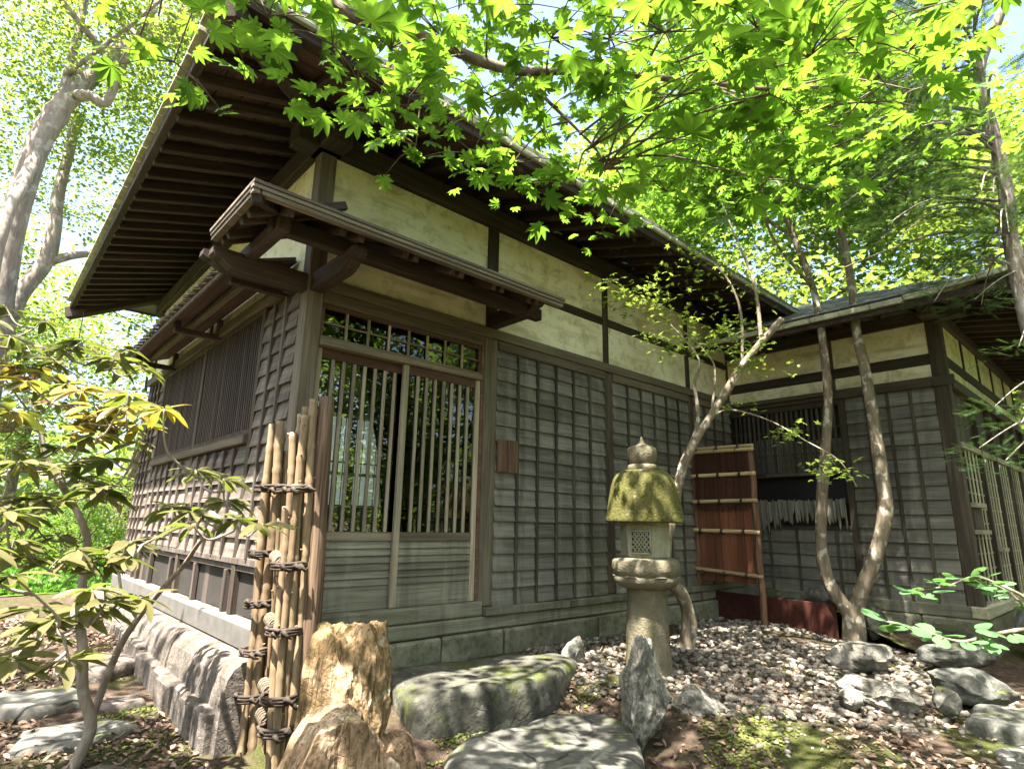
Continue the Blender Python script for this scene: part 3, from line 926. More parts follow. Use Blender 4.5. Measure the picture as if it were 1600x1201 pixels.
# roof covering: stepped courses of a hip roof
def hip_roof(x0, x1, y0, y1, z0, slope, name, parent, mat, step=0.22, th=0.03, skip=0.0):
    m = MB()
    half = min(x1-x0, y1-y0)/2
    d = skip
    while d < half-0.01:
        e = min(d+step, half)
        za, zb = z0+d*slope, z0+e*slope
        A = [(x0+d, y0+d), (x1-d, y0+d), (x1-d, y1-d), (x0+d, y1-d)]
        B = [(x0+e, y0+e), (x1-e, y0+e), (x1-e, y1-e), (x0+e, y1-e)]
        for i in range(4):
            j = (i+1) % 4
            p = [(*A[i], za), (*A[j], za), (*A[j], za+th), (*A[i], za+th), (*B[j], zb), (*B[i], zb)]
            m.add(p, [(0, 1, 2, 3), (3, 2, 4, 5)])
        d = e
    return m.build(name, mat, parent)
hip_roof(OX+0.03, XR, OY+0.03, YB, zt+0.075, 0.46, 'roof_covering', H, M['roof'])
# underside closing board so no light leaks between roof and boards
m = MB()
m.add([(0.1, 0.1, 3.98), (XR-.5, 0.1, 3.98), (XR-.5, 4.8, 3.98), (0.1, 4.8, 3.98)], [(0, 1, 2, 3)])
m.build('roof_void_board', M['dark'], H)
for a in ((0.0, 5.9, 0.05, 0.08, 3.846, 4.15), (0.05, 0.08, 0.09, 4.8, 3.846, 4.15)):
    bx('rafter_infill', H, *a, M['rafter'], 0.002)

# --- canopy over the door (front and round the corner)
CZ = 2.735
can = bx('door_canopy', H, -0.66, 1.80, -0.775, -0.735, CZ+0.028, CZ+0.050, M['slatroof'], 0.003)
can_o = can.location.copy()
class Sub:
    """sub-parts of a part that sits away from the origin"""
    def __init__(s, p): s.p = p; s.o = p.location.copy()
    def fix(s, o): o.parent = s.p; o.location = Vector(o.location)-s.o; return o
    def bx(s, *a, **k): return s.fix(bx(a[0], None, *a[1:], **k))
    def beam(s, *a, **k): return s.fix(beam(a[0], None, *a[1:], **k))
    def mb(s, m, nm, mat, smooth=False):
        o = m.build(nm, mat, None, smooth); return s.fix(o)
S = Sub(can)
cs = 0.44                      # slope of the canopy
cz = lambda d: CZ-0.0+(0.75-d)*cs
# stacked edge boards, front and left
S.bx('edge_board', -0.66, 1.80, -0.768, -0.725, CZ+0.004, CZ+0.026, M['slatroof'], 0.002)
S.bx('edge_board', -0.655, 1.79, -0.758, -0.715, CZ-0.022, CZ+0.002, M['slatroof'], 0.002)
S.bx('edge_board', -0.66, -0.620, -0.733, 0.02, CZ+0.028, CZ+0.050, M['slatroof'], 0.002)
S.bx('edge_board', -0.653, -0.612, -0.723, 0.02, CZ+0.004, CZ+0.026, M['slatroof'], 0.002)
S.bx('edge_board', -0.645, -0.605, -0.713, 0.02, CZ-0.022, CZ+0.002, M['slatroof'], 0.002)
# courses of shingles above
def course(d, k):
    z = CZ+0.052+(0.76-d)*cs
    x = -0.64+(0.76-d)*0.85
    xe = 1.80
    while x < xe-0.05:
        w_ = random.uniform(0.16, 0.28)
        w_ = min(w_, xe-x)
        S.bx('shingle', x, x+w_-0.004, -d-0.01, -d+0.16, z-0.006, z+0.008, M['slatroof'], 0.001, (math.atan(cs)*0.9, 0, random.uniform(-.02, .02)))
        x += w_
for k in range(6):
    course(0.75-k*0.125, k)
for k in range(4):
    d = 0.62-k*0.14
    y = -0.66+(0.62-d)*1.05
    while y < 0.02:
        w_ = random.uniform(0.16, 0.26)
        z = CZ+0.052+(0.62-d)*cs
        S.bx('shingle', -d-0.02, -d+0.16, y, min(y+w_, 0.06)-0.004, z-0.006, z+0.008, M['slatroof'], 0.001, (0, -math.atan(cs)*0.9, random.uniform(-.02, .02)))
        y += w_
# roof boards under the shingles
def roof_poly(P):
    m = MB()
    n = len(P)
    m.add([*P, *[(x, y, z+0.013) for x, y, z in P]], [tuple(range(n-1, -1, -1)), tuple(range(n, 2*n))] + [(i, (i+1) % n, (i+1) % n+n, i+n) for i in range(n)])
    S.mb(m, 'roof_board', M['soffit'])
roof_poly([(-0.62, -0.72, CZ+0.012), (1.77, -0.72, CZ+0.012), (1.77, -0.02, CZ+0.315), (-0.01, -0.02, CZ+0.315)])
roof_poly([(-0.62, -0.72, CZ+0.010), (-0.01, -0.02, CZ+0.310), (-0.01, 0.03, CZ+0.310), (-0.62, 0.03, CZ+0.010)])
# rafters in pairs
for x in (-0.42, -0.10, 0.02, 0.34, 0.42, 0.72, 0.80, 1.10, 1.18, 1.46, 1.54):
    S.beam('canopy_rafter', (x, -0.02, CZ+0.275), (x, -0.705, CZ-0.035), 0.042, 0.052, M['rafter'], 0.003)
for yy in (-0.52, -0.40, -0.16, -0.05):
    S.beam('canopy_rafter', (-0.02, yy, CZ+0.245), (-0.60, yy, CZ-0.035), 0.042, 0.052, M['rafter'], 0.003)
S.beam('canopy_hip', (-0.02, -0.02, CZ+0.25), (-0.63, -0.74, CZ-0.030), 0.06, 0.075, M['rafter'], 0.003)
# purlin beams carried by bracket arms
S.beam('canopy_purlin', (-0.46, -0.47, 2.715), (1.80, -0.47, 2.715), 0.075, 0.095, M['rafter'], 0.005)
S.beam('canopy_purlin', (-0.40, -0.56, 2.700), (-0.40, 0.12, 2.700), 0.075, 0.085, M['rafter'], 0.005)
def arm(nm, p, length, ang, h=0.13, w=0.09):
    """bracket arm with a curved nose, starts at p and runs out along ang (0 = -y)"""
    prof = [(0, 0), (length*0.70, 0.0), (length*0.80, h*0.10), (length*0.87, h*0.30), (length*0.90, h*0.46), (length*0.96, h*0.50), (length, h*0.64), (length*0.995, h), (0, h)]
    m = MB()
    m.prism([(x, z) for x, z in prof], -w/2, w/2)
    o = m.build(nm, M['rafter'], None)
    o.rotation_euler = (0, 0, ang)
    o.location = p
    return S.fix(o)
arm('bracket_arm', (0.057, -0.008, 2.560), 0.62, -math.pi/2, 0.125)
arm('bracket_arm', (-0.008, 0.057, 2.560), 0.62, math.pi, 0.125)
arm('bracket_arm', (1.675, -0.014, 2.680), 0.60, -math.pi/2, 0.125)
arm('bracket_arm', (-0.008, 0.30, 2.640), 0.62, math.pi, 0.11)

# --- awning over the lattice window of the left wall
AY0, AY1 = 0.26, 4.02
aw = bx('window_awning', H, -0.470, -0.452, AY0, AY1, 2.655, 2.685, M['sideboard'], 0.002, (0, 0, 0))
S = Sub(aw)
# sloping under boards, outer to inner
def aboard(x0, z0, x1, z1, m, th=0.016):
    S.beam('awning_board', ((x0+x1)/2, AY0, (z0+z1)/2), ((x0+x1)/2, AY1, (z0+z1)/2), math.hypot(x1-x0, z1-z0)-0.004, th, m, 0.002, -math.atan2(z1-z0, x1-x0))
sl = 0.36
for k in range(3):
    x0 = -0.465+k*0.155
    aboard(x0, 2.695+(x0+0.465)*sl, x0+0.155, 2.695+(x0+0.465+0.155)*sl, M['soffit'])
S.beam('awning_purlin', (-0.25, AY0+0.02, 2.72), (-0.25, AY1-0.02, 2.72), 0.045, 0.05, M['beamgrey'], 0.003)
# shingle boards stepping up with their ends proud of the edge
y = AY0-0.03
while y < AY1:
    S.beam('awning_shingle', (-0.51, y+0.07, 2.700), (-0.02, y+0.07, 2.882), 0.125, 0.022, M['slatroof'], 0.003, 0.16)
    y += 0.145
for yy in (0.42, 1.95, 3.55):
    m = MB()
    m.box(-0.40, 0.0, yy-0.03, yy+0.03, 2.615, 2.665, 0.006)
    m.box(-0.40, -0.35, yy-0.03, yy+0.03, 2.660, 2.715, 0.006)
    m.box(-0.05, -0.004, yy-0.028, yy+0.028, 2.668, 2.82, 0.006)
    S.mb(m, 'awning_bracket', M['lattice'])

# ------------------------------------------------------------------ the wing
wing = empty('house_wing', (5.93, -2.43, 0.0), 'low side wing with slate roof, bark fringe and barred window beside the twin trunk maple', 'house')
Wq = wing
WO = Vector((5.93, -2.43, 0.0))
class WSub:
    def fix(s, o): o.parent = wing; o.location = Vector(o.location)-WO; return o
    def bx(s, *a, **k): return s.fix(bx(a[0], None, *a[1:], **k))
    def wp(s, *a, **k): return s.fix(wp(a[0], None, *a[1:], **k))
    def beam(s, *a, **k): return s.fix(beam(a[0], None, *a[1:], **k))
    def mb(s, m, nm, mat, smooth=False): return s.fix(m.build(nm, mat, None, smooth))
W = WSub()
PX, PY = 5.93, -2.43
W.bx('corner_post', PX-0.006, PX+0.13, PY-0.02, PY+0.115, 0.20, 3.24, M['post'], 0.006)
W.wp('head_beam', 'L', PX, PY+0.117, -0.03, 2.512, 2.620, -0.08, 0.040, M['beam'], 0.006)
W.wp('head_beam', 'L', PX, PY-0.08, PY+0.116, 2.512, 2.620, 0.007, 0.040, M['beam'], 0.006)
W.wp('middle_rail', 'L', PX, PY+0.117, -0.001, 2.766, 2.884, -0.07, 0.0, M['beam'], 0.004)
for y0, y1 in ((PY+0.117, -1.348), (-1.272, -0.001)):
    W.wp('plaster_panel', 'L', PX, y0, y1, 2.886, 3.24, -0.07, -0.014, M['plaster'], 0.002)
    W.wp('plaster_panel', 'L', PX, y0, y1, 2.622, 2.764, -0.07, -0.014, M['plaster'], 0.002)
W.bx('upper_post', PX-0.003, PX+0.08, -1.346, -1.274, 2.886, 3.24, M['post'], 0.003)
W.bx('upper_post', PX-0.003, PX+0.08, -1.346, -1.274, 2.622, 2.764, M['post'], 0.003)
W.wp('eave_beam', 'L', PX, PY-0.25, 0.0, 3.242, 3.38, -0.12, 0.03, M['beam'], 0.006)
W.bx('eave_beam', PX-0.25, 10.6, PY-0.03, PY+0.12, 3.242, 3.375, M['beam'], 0.006)
# boarded half
def wboards(a0, a1, z0, z1, n, battens, mat='board', bm='batten'):
    h = (z1-z0)/n
    for i in range(n):
        W.wp('weatherboard', 'L', PX, a0, a1, z0+i*h-0.006, z0+(i+1)*h+0.010, -0.015, 0.003, M[mat], 0.002, -0.17, 0.004)
    for a in battens:
        W.wp('batten', 'L', PX, a-0.014, a+0.014, z0+0.001, z1-0.001, 0.005, 0.030, M[bm], 0.003, 0, 0.002)
wboards(PY+0.117, -1.43, 0.30, 2.505, 15, even(PY+0.115, -1.43, 3))
W.wp('wall_core', 'L', PX, PY+0.117, -0.02, 0.30, 1.04, -0.09, -0.05, M['dark'], 0.002)
W.wp('wall_core', 'L', PX, PY+0.117, -1.43, 1.045, 2.50, -0.09, -0.05, M['dark'], 0.002)
W.bx('post', PX-0.012, PX+0.08, -1.428, -1.352, 0.25, 2.51, M['post'], 0.005)
# barred window
W.wp('window_back', 'L', PX, -1.35, 0.45, 1.04, 2.51, -0.10, -0.085, M['dark'], 0.002)
W.wp('window_board', 'L', PX, -1.34, -0.60, 1.68, 2.06, -0.05, -0.04, M['board'], 0.002)
W.wp('window_board', 'L', PX, -0.59, -0.27, 1.68, 2.12, -0.05, -0.04, M['board'], 0.002)
for p in even(-1.35, -0.005, 21):
    W.wp('window_bar', 'L', PX, p-0.014, p+0.014, 1.672, 2.44, -0.030, -0.004, M['batten'], 0.002)
for z in (1.90, 2.20):
    W.wp('window_rail', 'L', PX, -1.35, -0.005, z-0.012, z+0.012, -0.039, -0.031, M['beam'], 0.002)
W.wp('window_head', 'L', PX, -1.35, -0.005, 2.442, 2.508, -0.05, 0.012, M['beam'], 0.003)
W.wp('window_ledge', 'L', PX, -1.36, -0.45, 1.628, 1.668, -0.03, 0.06, M['postgrey'], 0.004)
W.wp('window_ledge', 'L', PX, -0.445, -0.005, 1.618, 1.660, -0.03, 0.05, M['beam'], 0.004)
W.wp('awning_rail', 'L', PX, -1.36, -0.01, 2.560, 2.600, 0.045, 0.085, M['beamgrey'], 0.004)
# ragged pale bark strips hanging under the dark recess
y = -1.34
while y < -0.02:
    w_ = random.uniform(0.014, 0.04)
    zb = 1.05+random.uniform(-0.05, 0.12)+0.06*math.sin(y*5)
    zt_ = 1.34+random.uniform(-0.015, 0.02)
    m = MB()
    k = random.uniform(0.25, 0.75)*w_
    m.prism([(0, zt_), (0.002, zb+0.03), (k, zb-random.uniform(0, .05)), (w_*0.96, zb+random.uniform(0, .05)), (w_*0.97, zt_)], 0, 0.006)
    o = m.build('bark_strip', M['palebark'], None)
    o.rotation_euler = (0.03, 0, -math.pi/2+random.uniform(-.12, .12)); o.location = (PX-0.018-random.uniform(0, .02), y+w_, 0)
    W.fix(o)
    y += w_*0.8
W.wp('recess_board', 'L', PX, -1.35, -0.005, 1.30, 1.615, -0.06, -0.045, M['black'], 0.002)
W.wp('recess_rail', 'L', PX, -1.35, -0.005, 1.0, 1.05, -0.05, 0.005, M['beam'], 0.003)
h = 0.70/5
for i in range(5):
    W.wp('weatherboard', 'L', PX, -1.35, -0.005, 0.30+i*h-0.006, 0.30+(i+1)*h+0.01, -0.015, 0.003, M['board'], 0.002, -0.17, 0.008)
for a in (-1.2, -0.75, -0.42):
    W.wp('batten', 'L', PX, a-0.013, a+0.013, 0.30, 1.0, 0.005, 0.028, M['batten'], 0.003)
W.wp('ground_sill', 'L', PX, PY, -0.02, 0.18, 0.30, -0.08, 0.03, M['rotten'], 0.01)
y = PY-0.05
while y < -0.1:
    W.bx('foundation_stone', PX-0.06, PX+0.1, y+0.005, y+0.55, -0.2, 0.176, M['found'], 0.018)
    y += 0.56

# front of the wing (faces -y)
XE = 10.4
W.wp('head_beam', 'F', PY, PX+0.132, XE, 2.512, 2.620, -0.08, 0.035, M['beam'], 0.005)
W.wp('middle_rail', 'F', PY, PX+0.132, XE, 2.766, 2.880, -0.07, 0.0, M['beam'], 0.004)
px = [PX+0.132, 7.02, 7.90, 8.78, 9.66, XE]
for a, b in zip(px[:-1], px[1:]):
    W.wp('plaster_panel', 'F', PY, a+0.035, b-0.035, 2.882, 3.24, -0.07, -0.014, M['plaster'], 0.002)
    W.wp('plaster_panel', 'F', PY, a+0.035, b-0.035, 2.622, 2.764, -0.07, -0.014, M['plaster'], 0.002)
    W.bx('upper_post', b-0.034, b+0.034, PY, PY+0.07, 2.882, 3.24, M['post'], 0.003)
    W.bx('post', b-0.036, b+0.036, PY-0.03, PY+0.07, 0.22, 2.51, M['post'], 0.004)
    # plank screen above, lattice grid below
    n = 6
    for i in range(n):
        u0 = a+0.04+(b-a-0.08)*i/n
        W.wp('screen_plank', 'F', PY, u0+0.003, u0+(b-a-0.08)/n-0.003, 1.93, 2.508, -0.05, -0.03+random.uniform(0, .008), M['batten'], 0.002)
    W.wp('lattice_rail', 'F', PY, a+0.037, b-0.037, 1.868, 1.928, -0.03, 0.03, M['palerail'], 0.003)
    W.wp('lattice_back', 'F', PY, a+0.037, b-0.037, 0.30, 1.866, -0.09, -0.08, M['dark'], 0.002)
    nb = 4
    for p in even(a+0.037, b-0.037, nb):
        W.wp('lattice_bar', 'F', PY, p-0.034, p+0.034, 0.302, 1.866, 0.000, 0.008, M['palebar'], 0.002)
    for z in np.arange(0.48, 1.80, 0.155):
        W.wp('lattice_cross', 'F', PY, a+0.037, b-0.037, z-0.008, z+0.008, -0.014, -0.003, M['palerail'], 0.002)
W.wp('hatch_ledge', 'F', PY, PX+0.15, 6.52, 1.252, 1.300, 0.013, 0.075, M['palerail'], 0.003)
W.wp('hatch_ledge', 'F', PY, PX+0.15, 6.55, 0.985, 1.030, 0.013, 0.075, M['palerail'], 0.003)
W.wp('hatch_slats', 'F', PY, PX+0.16, 6.50, 1.032, 1.250, 0.013, 0.030, M['lattice'], 0.003)
W.wp('hatch_ledge', 'F', PY, 7.15, 7.42, 0.80, 0.84, 0.013, 0.07, M['palerail'], 0.003)
W.wp('ground_sill', 'F', PY, PX-0.05, XE, 0.19, 0.30, -0.08, 0.06, M['palerail'], 0.01)
x = PX-0.05
while x < XE:
    W.bx('foundation_stone', x+0.005, x+0.6, PY-0.05, PY+0.1, -0.2, 0.186, M['found'], 0.018)
    x += 0.61
W.bx('wing_back', PX+0.12, XE, PY+0.6, PY+0.65, 0.2, 3.3, M['dark'], 0.002)

# eaves and roof of the wing
EX, EY = PX-0.80, PY-0.80
WZ = 3.245
wz = lambda d: 3.40-0.17*d
yy = -2.95
while yy < 0.1:
    i0 = PX+0.05 if yy > PY else PX-(PY-yy)+0.02
    W.beam('rafter', (i0, yy, wz(PX-i0)), (EX+0.07, yy, wz(PX-EX-0.07)), 0.055, 0.07, M['rafter'], 0.003)
    yy += 0.36
xx = EX+0.35
while xx < XE+0.4:
    i0 = PY+0.05 if xx > PX else PY-(PX-xx)+0.02
    W.beam('rafter', (xx, i0, wz(PY-i0)), (xx, EY+0.07, wz(0.73)), 0.05, 0.065, M['rafter'], 0.003)
    xx += 0.27
W.beam('hip_rafter', (PX+0.1, PY+0.1, wz(-0.1)-0.02), (EX+0.03, EY+0.03, wz(0.77)-0.02), 0.09, 0.12, M['rafter'], 0.005)
for k in range(5):
    d0 = -0.04+k*0.165; dm = d0+0.08
    W.beam('soffit_board', (PX-dm, PY-max(dm, 0), wz(dm)+0.042), (PX-dm, 1.0, wz(dm)+0.042), 0.162, 0.012, M['soffit'], 0.002)
    W.beam('soffit_board', (PX-max(dm, 0), PY-dm, wz(dm)+0.042), (XE+0.5, PY-dm, wz(dm)+0.042), 0.162, 0.012, M['soffit'], 0.002)
y = EY
while y < 0.6:
    up = 0.07*sstep((EY+0.9-y)/0.9)
    W.bx('roof_edge_piece', EX-0.02, EX+0.16, y+0.003, y+0.297, WZ+0.012+up, WZ+0.066+up, M['eavetile'], 0.004, (-0.06*sstep((EY+0.9-y)/0.9), -0.10, 0))
    y += 0.30
W.bx('fascia', EX+0.03, EX+0.07, EY+0.03, 0.7, WZ-0.055, WZ+0.02, M['rafter'], 0.003)
x = EX+0.17
while x < XE+0.5:
    W.bx('roof_edge_piece', x+0.003, x+0.297, EY-0.02, EY+0.16, WZ+0.012+0.07*sstep((EX+0.9-x)/0.9), WZ+0.064+0.07*sstep((EX+0.9-x)/0.9), M['eavetile'], 0.004, (0.10, 0.0, 0))
    x += 0.30
W.bx('fascia', EX+0.071, XE+0.5, EY+0.03, EY+0.07, WZ-0.055, WZ+0.02, M['rafter'], 0.003)
# slates on the slope that faces the garden, one by one
ws = 0.44
th = math.atan(ws)
for r in range(9):
    d = 0.02+r*0.20
    y = EY+d+random.uniform(0, 0.2)
    while y < 1.2:
        w_ = random.uniform(0.26, 0.34)
        zc = WZ+0.075+(d+0.12)*ws+0.012
        W.bx('roof_slate', EX+d, EX+d+0.26, y, y+w_-0.006, zc-0.007, zc+0.007, M['slate'], 0.002, (random.uniform(-.02, .02), -th+0.05+random.uniform(-.02, .02), random.uniform(-.02, .02)))
        y += w_
o = hip_roof(EX+0.03, XE+0.6, EY+0.03, 5.4, WZ+0.055, ws, 'roof_covering', None, M['roof'], 0.25, 0.02)
W.fix(o)

# ------------------------------------------------------------------ bamboo screen by the corner
bs = empty('bamboo_screen', (-0.08, -0.30, -0.28), 'narrow bundled bamboo screen tied with dark palm rope beside the door corner', 'fence')
BO = Vector((-0.08, -0.30, -0.28))
def fixto(root, org, o): o.parent = root; o.location = Vector(o.location)-org; return o
def bamboo_pole(x, y, z0, z1, r, leanx=0.0, leany=0.0):
    m = MB()
    pts, rad = [], []
    z = z0
    ph = random.uniform(0, .2)
    n = int((z1-z0)/0.025)
    per = random.uniform(.15, .24)
    for i in range(n+1):
        z = z0+(z1-z0)*i/n
        k = (z+ph) % per
        rr = r*(1.16 if k < 0.026 else (0.95 if k < 0.05 else 1.0))*(1+0.03*math.sin(z*9+x*50))
        pts.append((x+leanx*(z-z0)+0.006*math.sin(z*4+x*90), y+leany*(z-z0)+0.005*math.sin(z*5+x*70), z)); rad.append(rr)
        if k < 0.026 and random.random() < .55:   # stub of a cut side branch
            a = random.uniform(2.6, 5.6); c_ = Vector(pts[-1]); d_ = Vector((math.cos(a), math.sin(a), .5))
            m.tube([c_+d_*r*.7, c_+d_*(r+.014)], [.0055, .004], 5)
    m.tube(pts, rad, 10)
    return fixto(bs, BO, m.build('bamboo_pole', M['bamboo'], None, True))
# far bundle
for (x, y, zt_, r) in ((-0.165, -0.10, 1.58, 0.023), (-0.125, -0.14, 1.60, 0.027), (-0.098, -0.10, 1.52, 0.024), (-0.135, -0.06, 1.40, 0.022), (-0.075, -0.13, 1.42, 0.022)):
    bamboo_pole(x+0.03, y, -0.32, zt_, r, -0.022, 0.0)
# near bundle
for (x, y, zt_, r) in ((-0.130, -0.40, 1.50, 0.022), (-0.095, -0.46, 1.60, 0.024), (-0.060, -0.40, 1.66, 0.026), (-0.045, -0.47, 1.70, 0.025), (-0.085, -0.36, 1.62, 0.022), (-0.125, -0.47, 1.20, 0.020)):
    bamboo_pole(x+0.03, y, -0.33, zt_, r, -0.030, 0.0)
# thin infill canes between the bundles
for i in range(6):
    bamboo_pole(-0.055+random.uniform(-.02, .02), -0.18-0.032*i, -0.32, 1.05+random.uniform(-.15, .05), 0.014, -0.02)
def rope_wrap(cx, cy, rx, ry, z, turns, mat, r=0.008, tail=0.0, name='rope_tie'):
    m = MB()
    pts = []
    n = 14*turns
    for i in range(n+1):
        t = 2*math.pi*i/14
        j = random.uniform(-.004, .004)
        pts.append((cx+(rx+j)*math.cos(t), cy+(ry+j)*math.sin(t), z+0.014*(i/14-turns/2)+j))
    m.tube(pts, r, 5)
    for k in range(3):   # loose tails and the knot
        a = random.uniform(3.3, 4.9)
        p = Vector((cx+rx*math.cos(a), cy+ry*math.sin(a), z+random.uniform(-.01, .01)))
        d = Vector((math.cos(a), math.sin(a), random.uniform(-.5, .5)))
        m.tube([p, p+d*0.02+Vector((0.01, 0, .012)), p+d*0.035+Vector((.03, 0, -.008)), p+d*0.02+Vector((0.055, 0, random.uniform(-.03, .02)))], [r*1.3, r*1.6, r*1.1, r*0.5], 5)
    return m.build(name, mat, None, True)
for z in (1.18, 0.80, 0.52, 0.26, 0.02):
    fixto(bs, BO, rope_wrap(-0.115-0.022*(z+.3), -0.105, 0.085, 0.078, z, 3, M['rope'], 0.0085))
for z in (1.20, 0.78, 0.44, 0.10, -0.05):
    fixto(bs, BO, rope_wrap(-0.075-0.030*(z+.3), -0.42, 0.095, 0.095, z-0.03, 3, M['rope'], 0.0095))
    if z < 0.9:
        m = MB()
        for k in range(5):
            pts = []
            for i in range(13):
                t = 2*math.pi*i/12
                pts.append((-0.115-0.02*z+0.030*math.cos(t), -0.26-0.018*k, z+0.01-0.006*k+0.032*math.sin(t)))
            m.tube(pts, 0.0075, 5, False)
        fixto(bs, BO, m.build('rope_coil', M['ropelight'], None, True))
# the carved end post
m = MB()
pts = [(0.045-0.050*t/10, -0.475+0.004*math.sin(t), -0.35+2.075*t/10) for t in range(11)]
m.tube(pts, [0.056, 0.055, 0.053, 0.055, 0.052, 0.053, 0.051, 0.050, 0.051, 0.048, 0.043], 12, True, 0.10)
fixto(bs, BO, m.build('end_post', M['stake'], None, True))

# ------------------------------------------------------------------ brushwood screen beyond the lantern
FO = Vector((4.88, -0.40, 0.0))
bf = empty('brushwood_screen', FO, 'short red brown bark and brushwood screen with split bamboo rails and a log post', 'fence')
m = MB()
m.tube([(4.88+0.006*math.sin(i*1.3), -0.762+0.016*i/10+0.006*math.sin(i*2.1), -0.1+2.02*i/10) for i in range(11)], [0.036, 0.035, 0.036, 0.035, 0.037, 0.034, 0.036, 0.034, 0.035, 0.034, 0.033], 10, True, 0.18)
fixto(bf, FO, m.build('log_post', M['fencepost'], None, True))
for y0 in np.arange(-0.70, -0.06, 0.092):
    fixto(bf, FO, wp('bark_board', None, 'L', 4.88, y0, min(y0+0.089, -0.055), 0.42, 1.36, -0.012+random.uniform(-.004, .004), 0.004, M['barkpanel'], 0.003, 0, 0.006))
fixto(bf, FO, wp('side_board', None, 'L', 4.88, -0.052, -0.004, 0.20, 1.93, -0.02, 0.02, M['fencepost'], 0.004))
for (z0, z1, n) in ((1.60, 1.885, 260), (1.235, 1.585, 300)):
    m = MB()
    for i in range(n):
        y0 = random.uniform(-0.715, -0.05); x = 4.878-random.uniform(-.010, .022)
        a, b = z0+random.uniform(-.06, .02), z1+random.uniform(-.02, .01)
        dy = random.uniform(-.035, .035)
        w_ = random.uniform(.0018, .0035)
        m.add([(x-w_, y0-w_, b), (x-w_, y0+w_, b), (x+w_, y0, b), (x-w_-.008, y0+dy-w_, a), (x-w_-.008, y0+dy+w_, a), (x+w_-.008, y0+dy, a)],
              [(0, 1, 4, 3), (1, 2, 5, 4), (2, 0, 3, 5), (3, 4, 5)])
    m.box(4.87, 4.895, -0.715, -0.05, z0, z1, 0.002)
    o = fixto(bf, FO, m.build('brushwood', M['brush'], None)); o['kind'] = 'stuff'
def half_bamboo(z0, z1, r=0.021):
    m = MB()
    pts = []; rad = []
    for i in range(25):
        t = i/24
        pts.append((4.851, -0.795+0.79*t, z1+(z0-z1)*t)); rad.append(r*(1.09 if i % 8 == 3 else 1.0))
    m.tube(pts, rad, 8)
    return fixto(bf, FO, m.build('bamboo_rail', M['palebamboo'], None, True))
M['palebamboo'] = m_wood('pale_split_bamboo', (0.30, 0.21, 0.10), (0.46, 0.35, 0.19), (0.58, 0.48, 0.29), 'y', 0.5, None, 0.5, None, 0.15)
for z, d in ((1.905, 0.012), (1.596, 0.0), (1.30, -0.004), (0.965, 0.008), (0.512, 0.030)):
    half_bamboo(z+d, z-d*0.3)
    for yv in (-0.62, -0.36, -0.10):
        m = MB()
        for k in range(3):
            m.tube([(4.851+0.026*math.cos(t*math.pi/5), yv+0.009*(k-1), z+0.026*math.sin(t*math.pi/5)) for t in range(11)], 0.0055, 5, False)
        m.tube([(4.825, yv, z+.01), (4.815, yv+.02, z-.025), (4.82, yv+.03, z-.05)], 0.005, 5)
        fixto(bf, FO, m.build('rope_tie', M['rope'], None, True))
half_bamboo(1.865+0.012, 1.865)

eb = bx('edging_board', None, 5.195, 5.225, -1.36, 0.0, -0.10, 0.272, M['redboard'], 0.006, (0.012, 0, 0))
tag(eb, 'low dark red board holding back the soil behind the brushwood screen', 'garden edging')
m = MB()
for ix in range(5):
    pass
xs_ = np.linspace(5.23, 5.86, 12); ys_ = np.linspace(-2.3, -0.03, 30)
V = np.array([(x, y, 0.20+0.05*noise.noise(Vector((x*2.5, y*2.5, 3)))-0.28*sstep((-1.25-y)/0.8)) for y in ys_ for x in xs_])
i, j = np.meshgrid(np.arange(11), np.arange(29)); a = (j*12+i).ravel()
o = link('planting_bed', arr_mesh('planting_bed', V, np.stack([a, a+1, a+13, a+12], 1), M['soil'], True)); o['kind'] = 'structure'

# ------------------------------------------------------------------ stone lantern
LO = Vector((2.395, -1.045, -0.10))
lan = empty('stone_lantern', LO, 'mossy stone garden lantern with a broad six sided cap in front of the board wall', 'stone lantern')
view = math.atan2(CAM.y-LO.y, CAM.x-LO.x)
view = R(215.5)
def lpart(m, nm, mat, smooth=True, parent=None):
    o = m.build(nm, mat, parent or lan, smooth)
    return o
m = MB()      # shaft
def shaftmod(r, z, t): return r*(1+0.02*noise.noise(Vector((math.cos(t)*2, math.sin(t)*2, z*3))))
m.lathe([(0.178, -0.05), (0.173, 0.05), (0.166, 0.12), (0.156, 0.30), (0.149, 0.50), (0.145, 0.66), (0.147, 0.70)], 28, mod=shaftmod)
lpart(m, 'shaft', M['lanternstone'])
m = MB()      # lotus platform
def petal(r, z, t):
    k = 1.0
    if z < 0.745:
        k += 0.055*abs(math.sin(3.5*(t+0.4)))*(1-abs(z-0.70)/0.06 if abs(z-0.70) < 0.06 else 0)
    return r*k*(1+0.012*noise.noise(Vector((math.cos(t)*3, math.sin(t)*3, z*5))))
m.lathe([(0.140, 0.648), (0.185, 0.655), (0.215, 0.672), (0.238, 0.70), (0.246, 0.730), (0.240, 0.745), (0.250, 0.750), (0.254, 0.80), (0.250, 0.845), (0.235, 0.862), (0.20, 0.872), (0.17, 0.872)], 48, mod=petal)
lpart(m, 'platform', M['lanternstone'])
# petal outlines carved as raised bows
for k in range(7):
    a = view+2*math.pi*(k+0.5)/7
    m = MB()
    pts = []
    for i in range(13):
        t = -1+i/6
        aa = a+t*0.40
        zz = 0.742-0.055*(abs(t)**3)
        rr = 0.252-0.050*(abs(t)**3)
        pts.append((rr*math.cos(aa), rr*math.sin(aa), zz))
    m.tube(pts, 0.006, 5)
    lpart(m, 'petal_rim', M['lanternstone'])
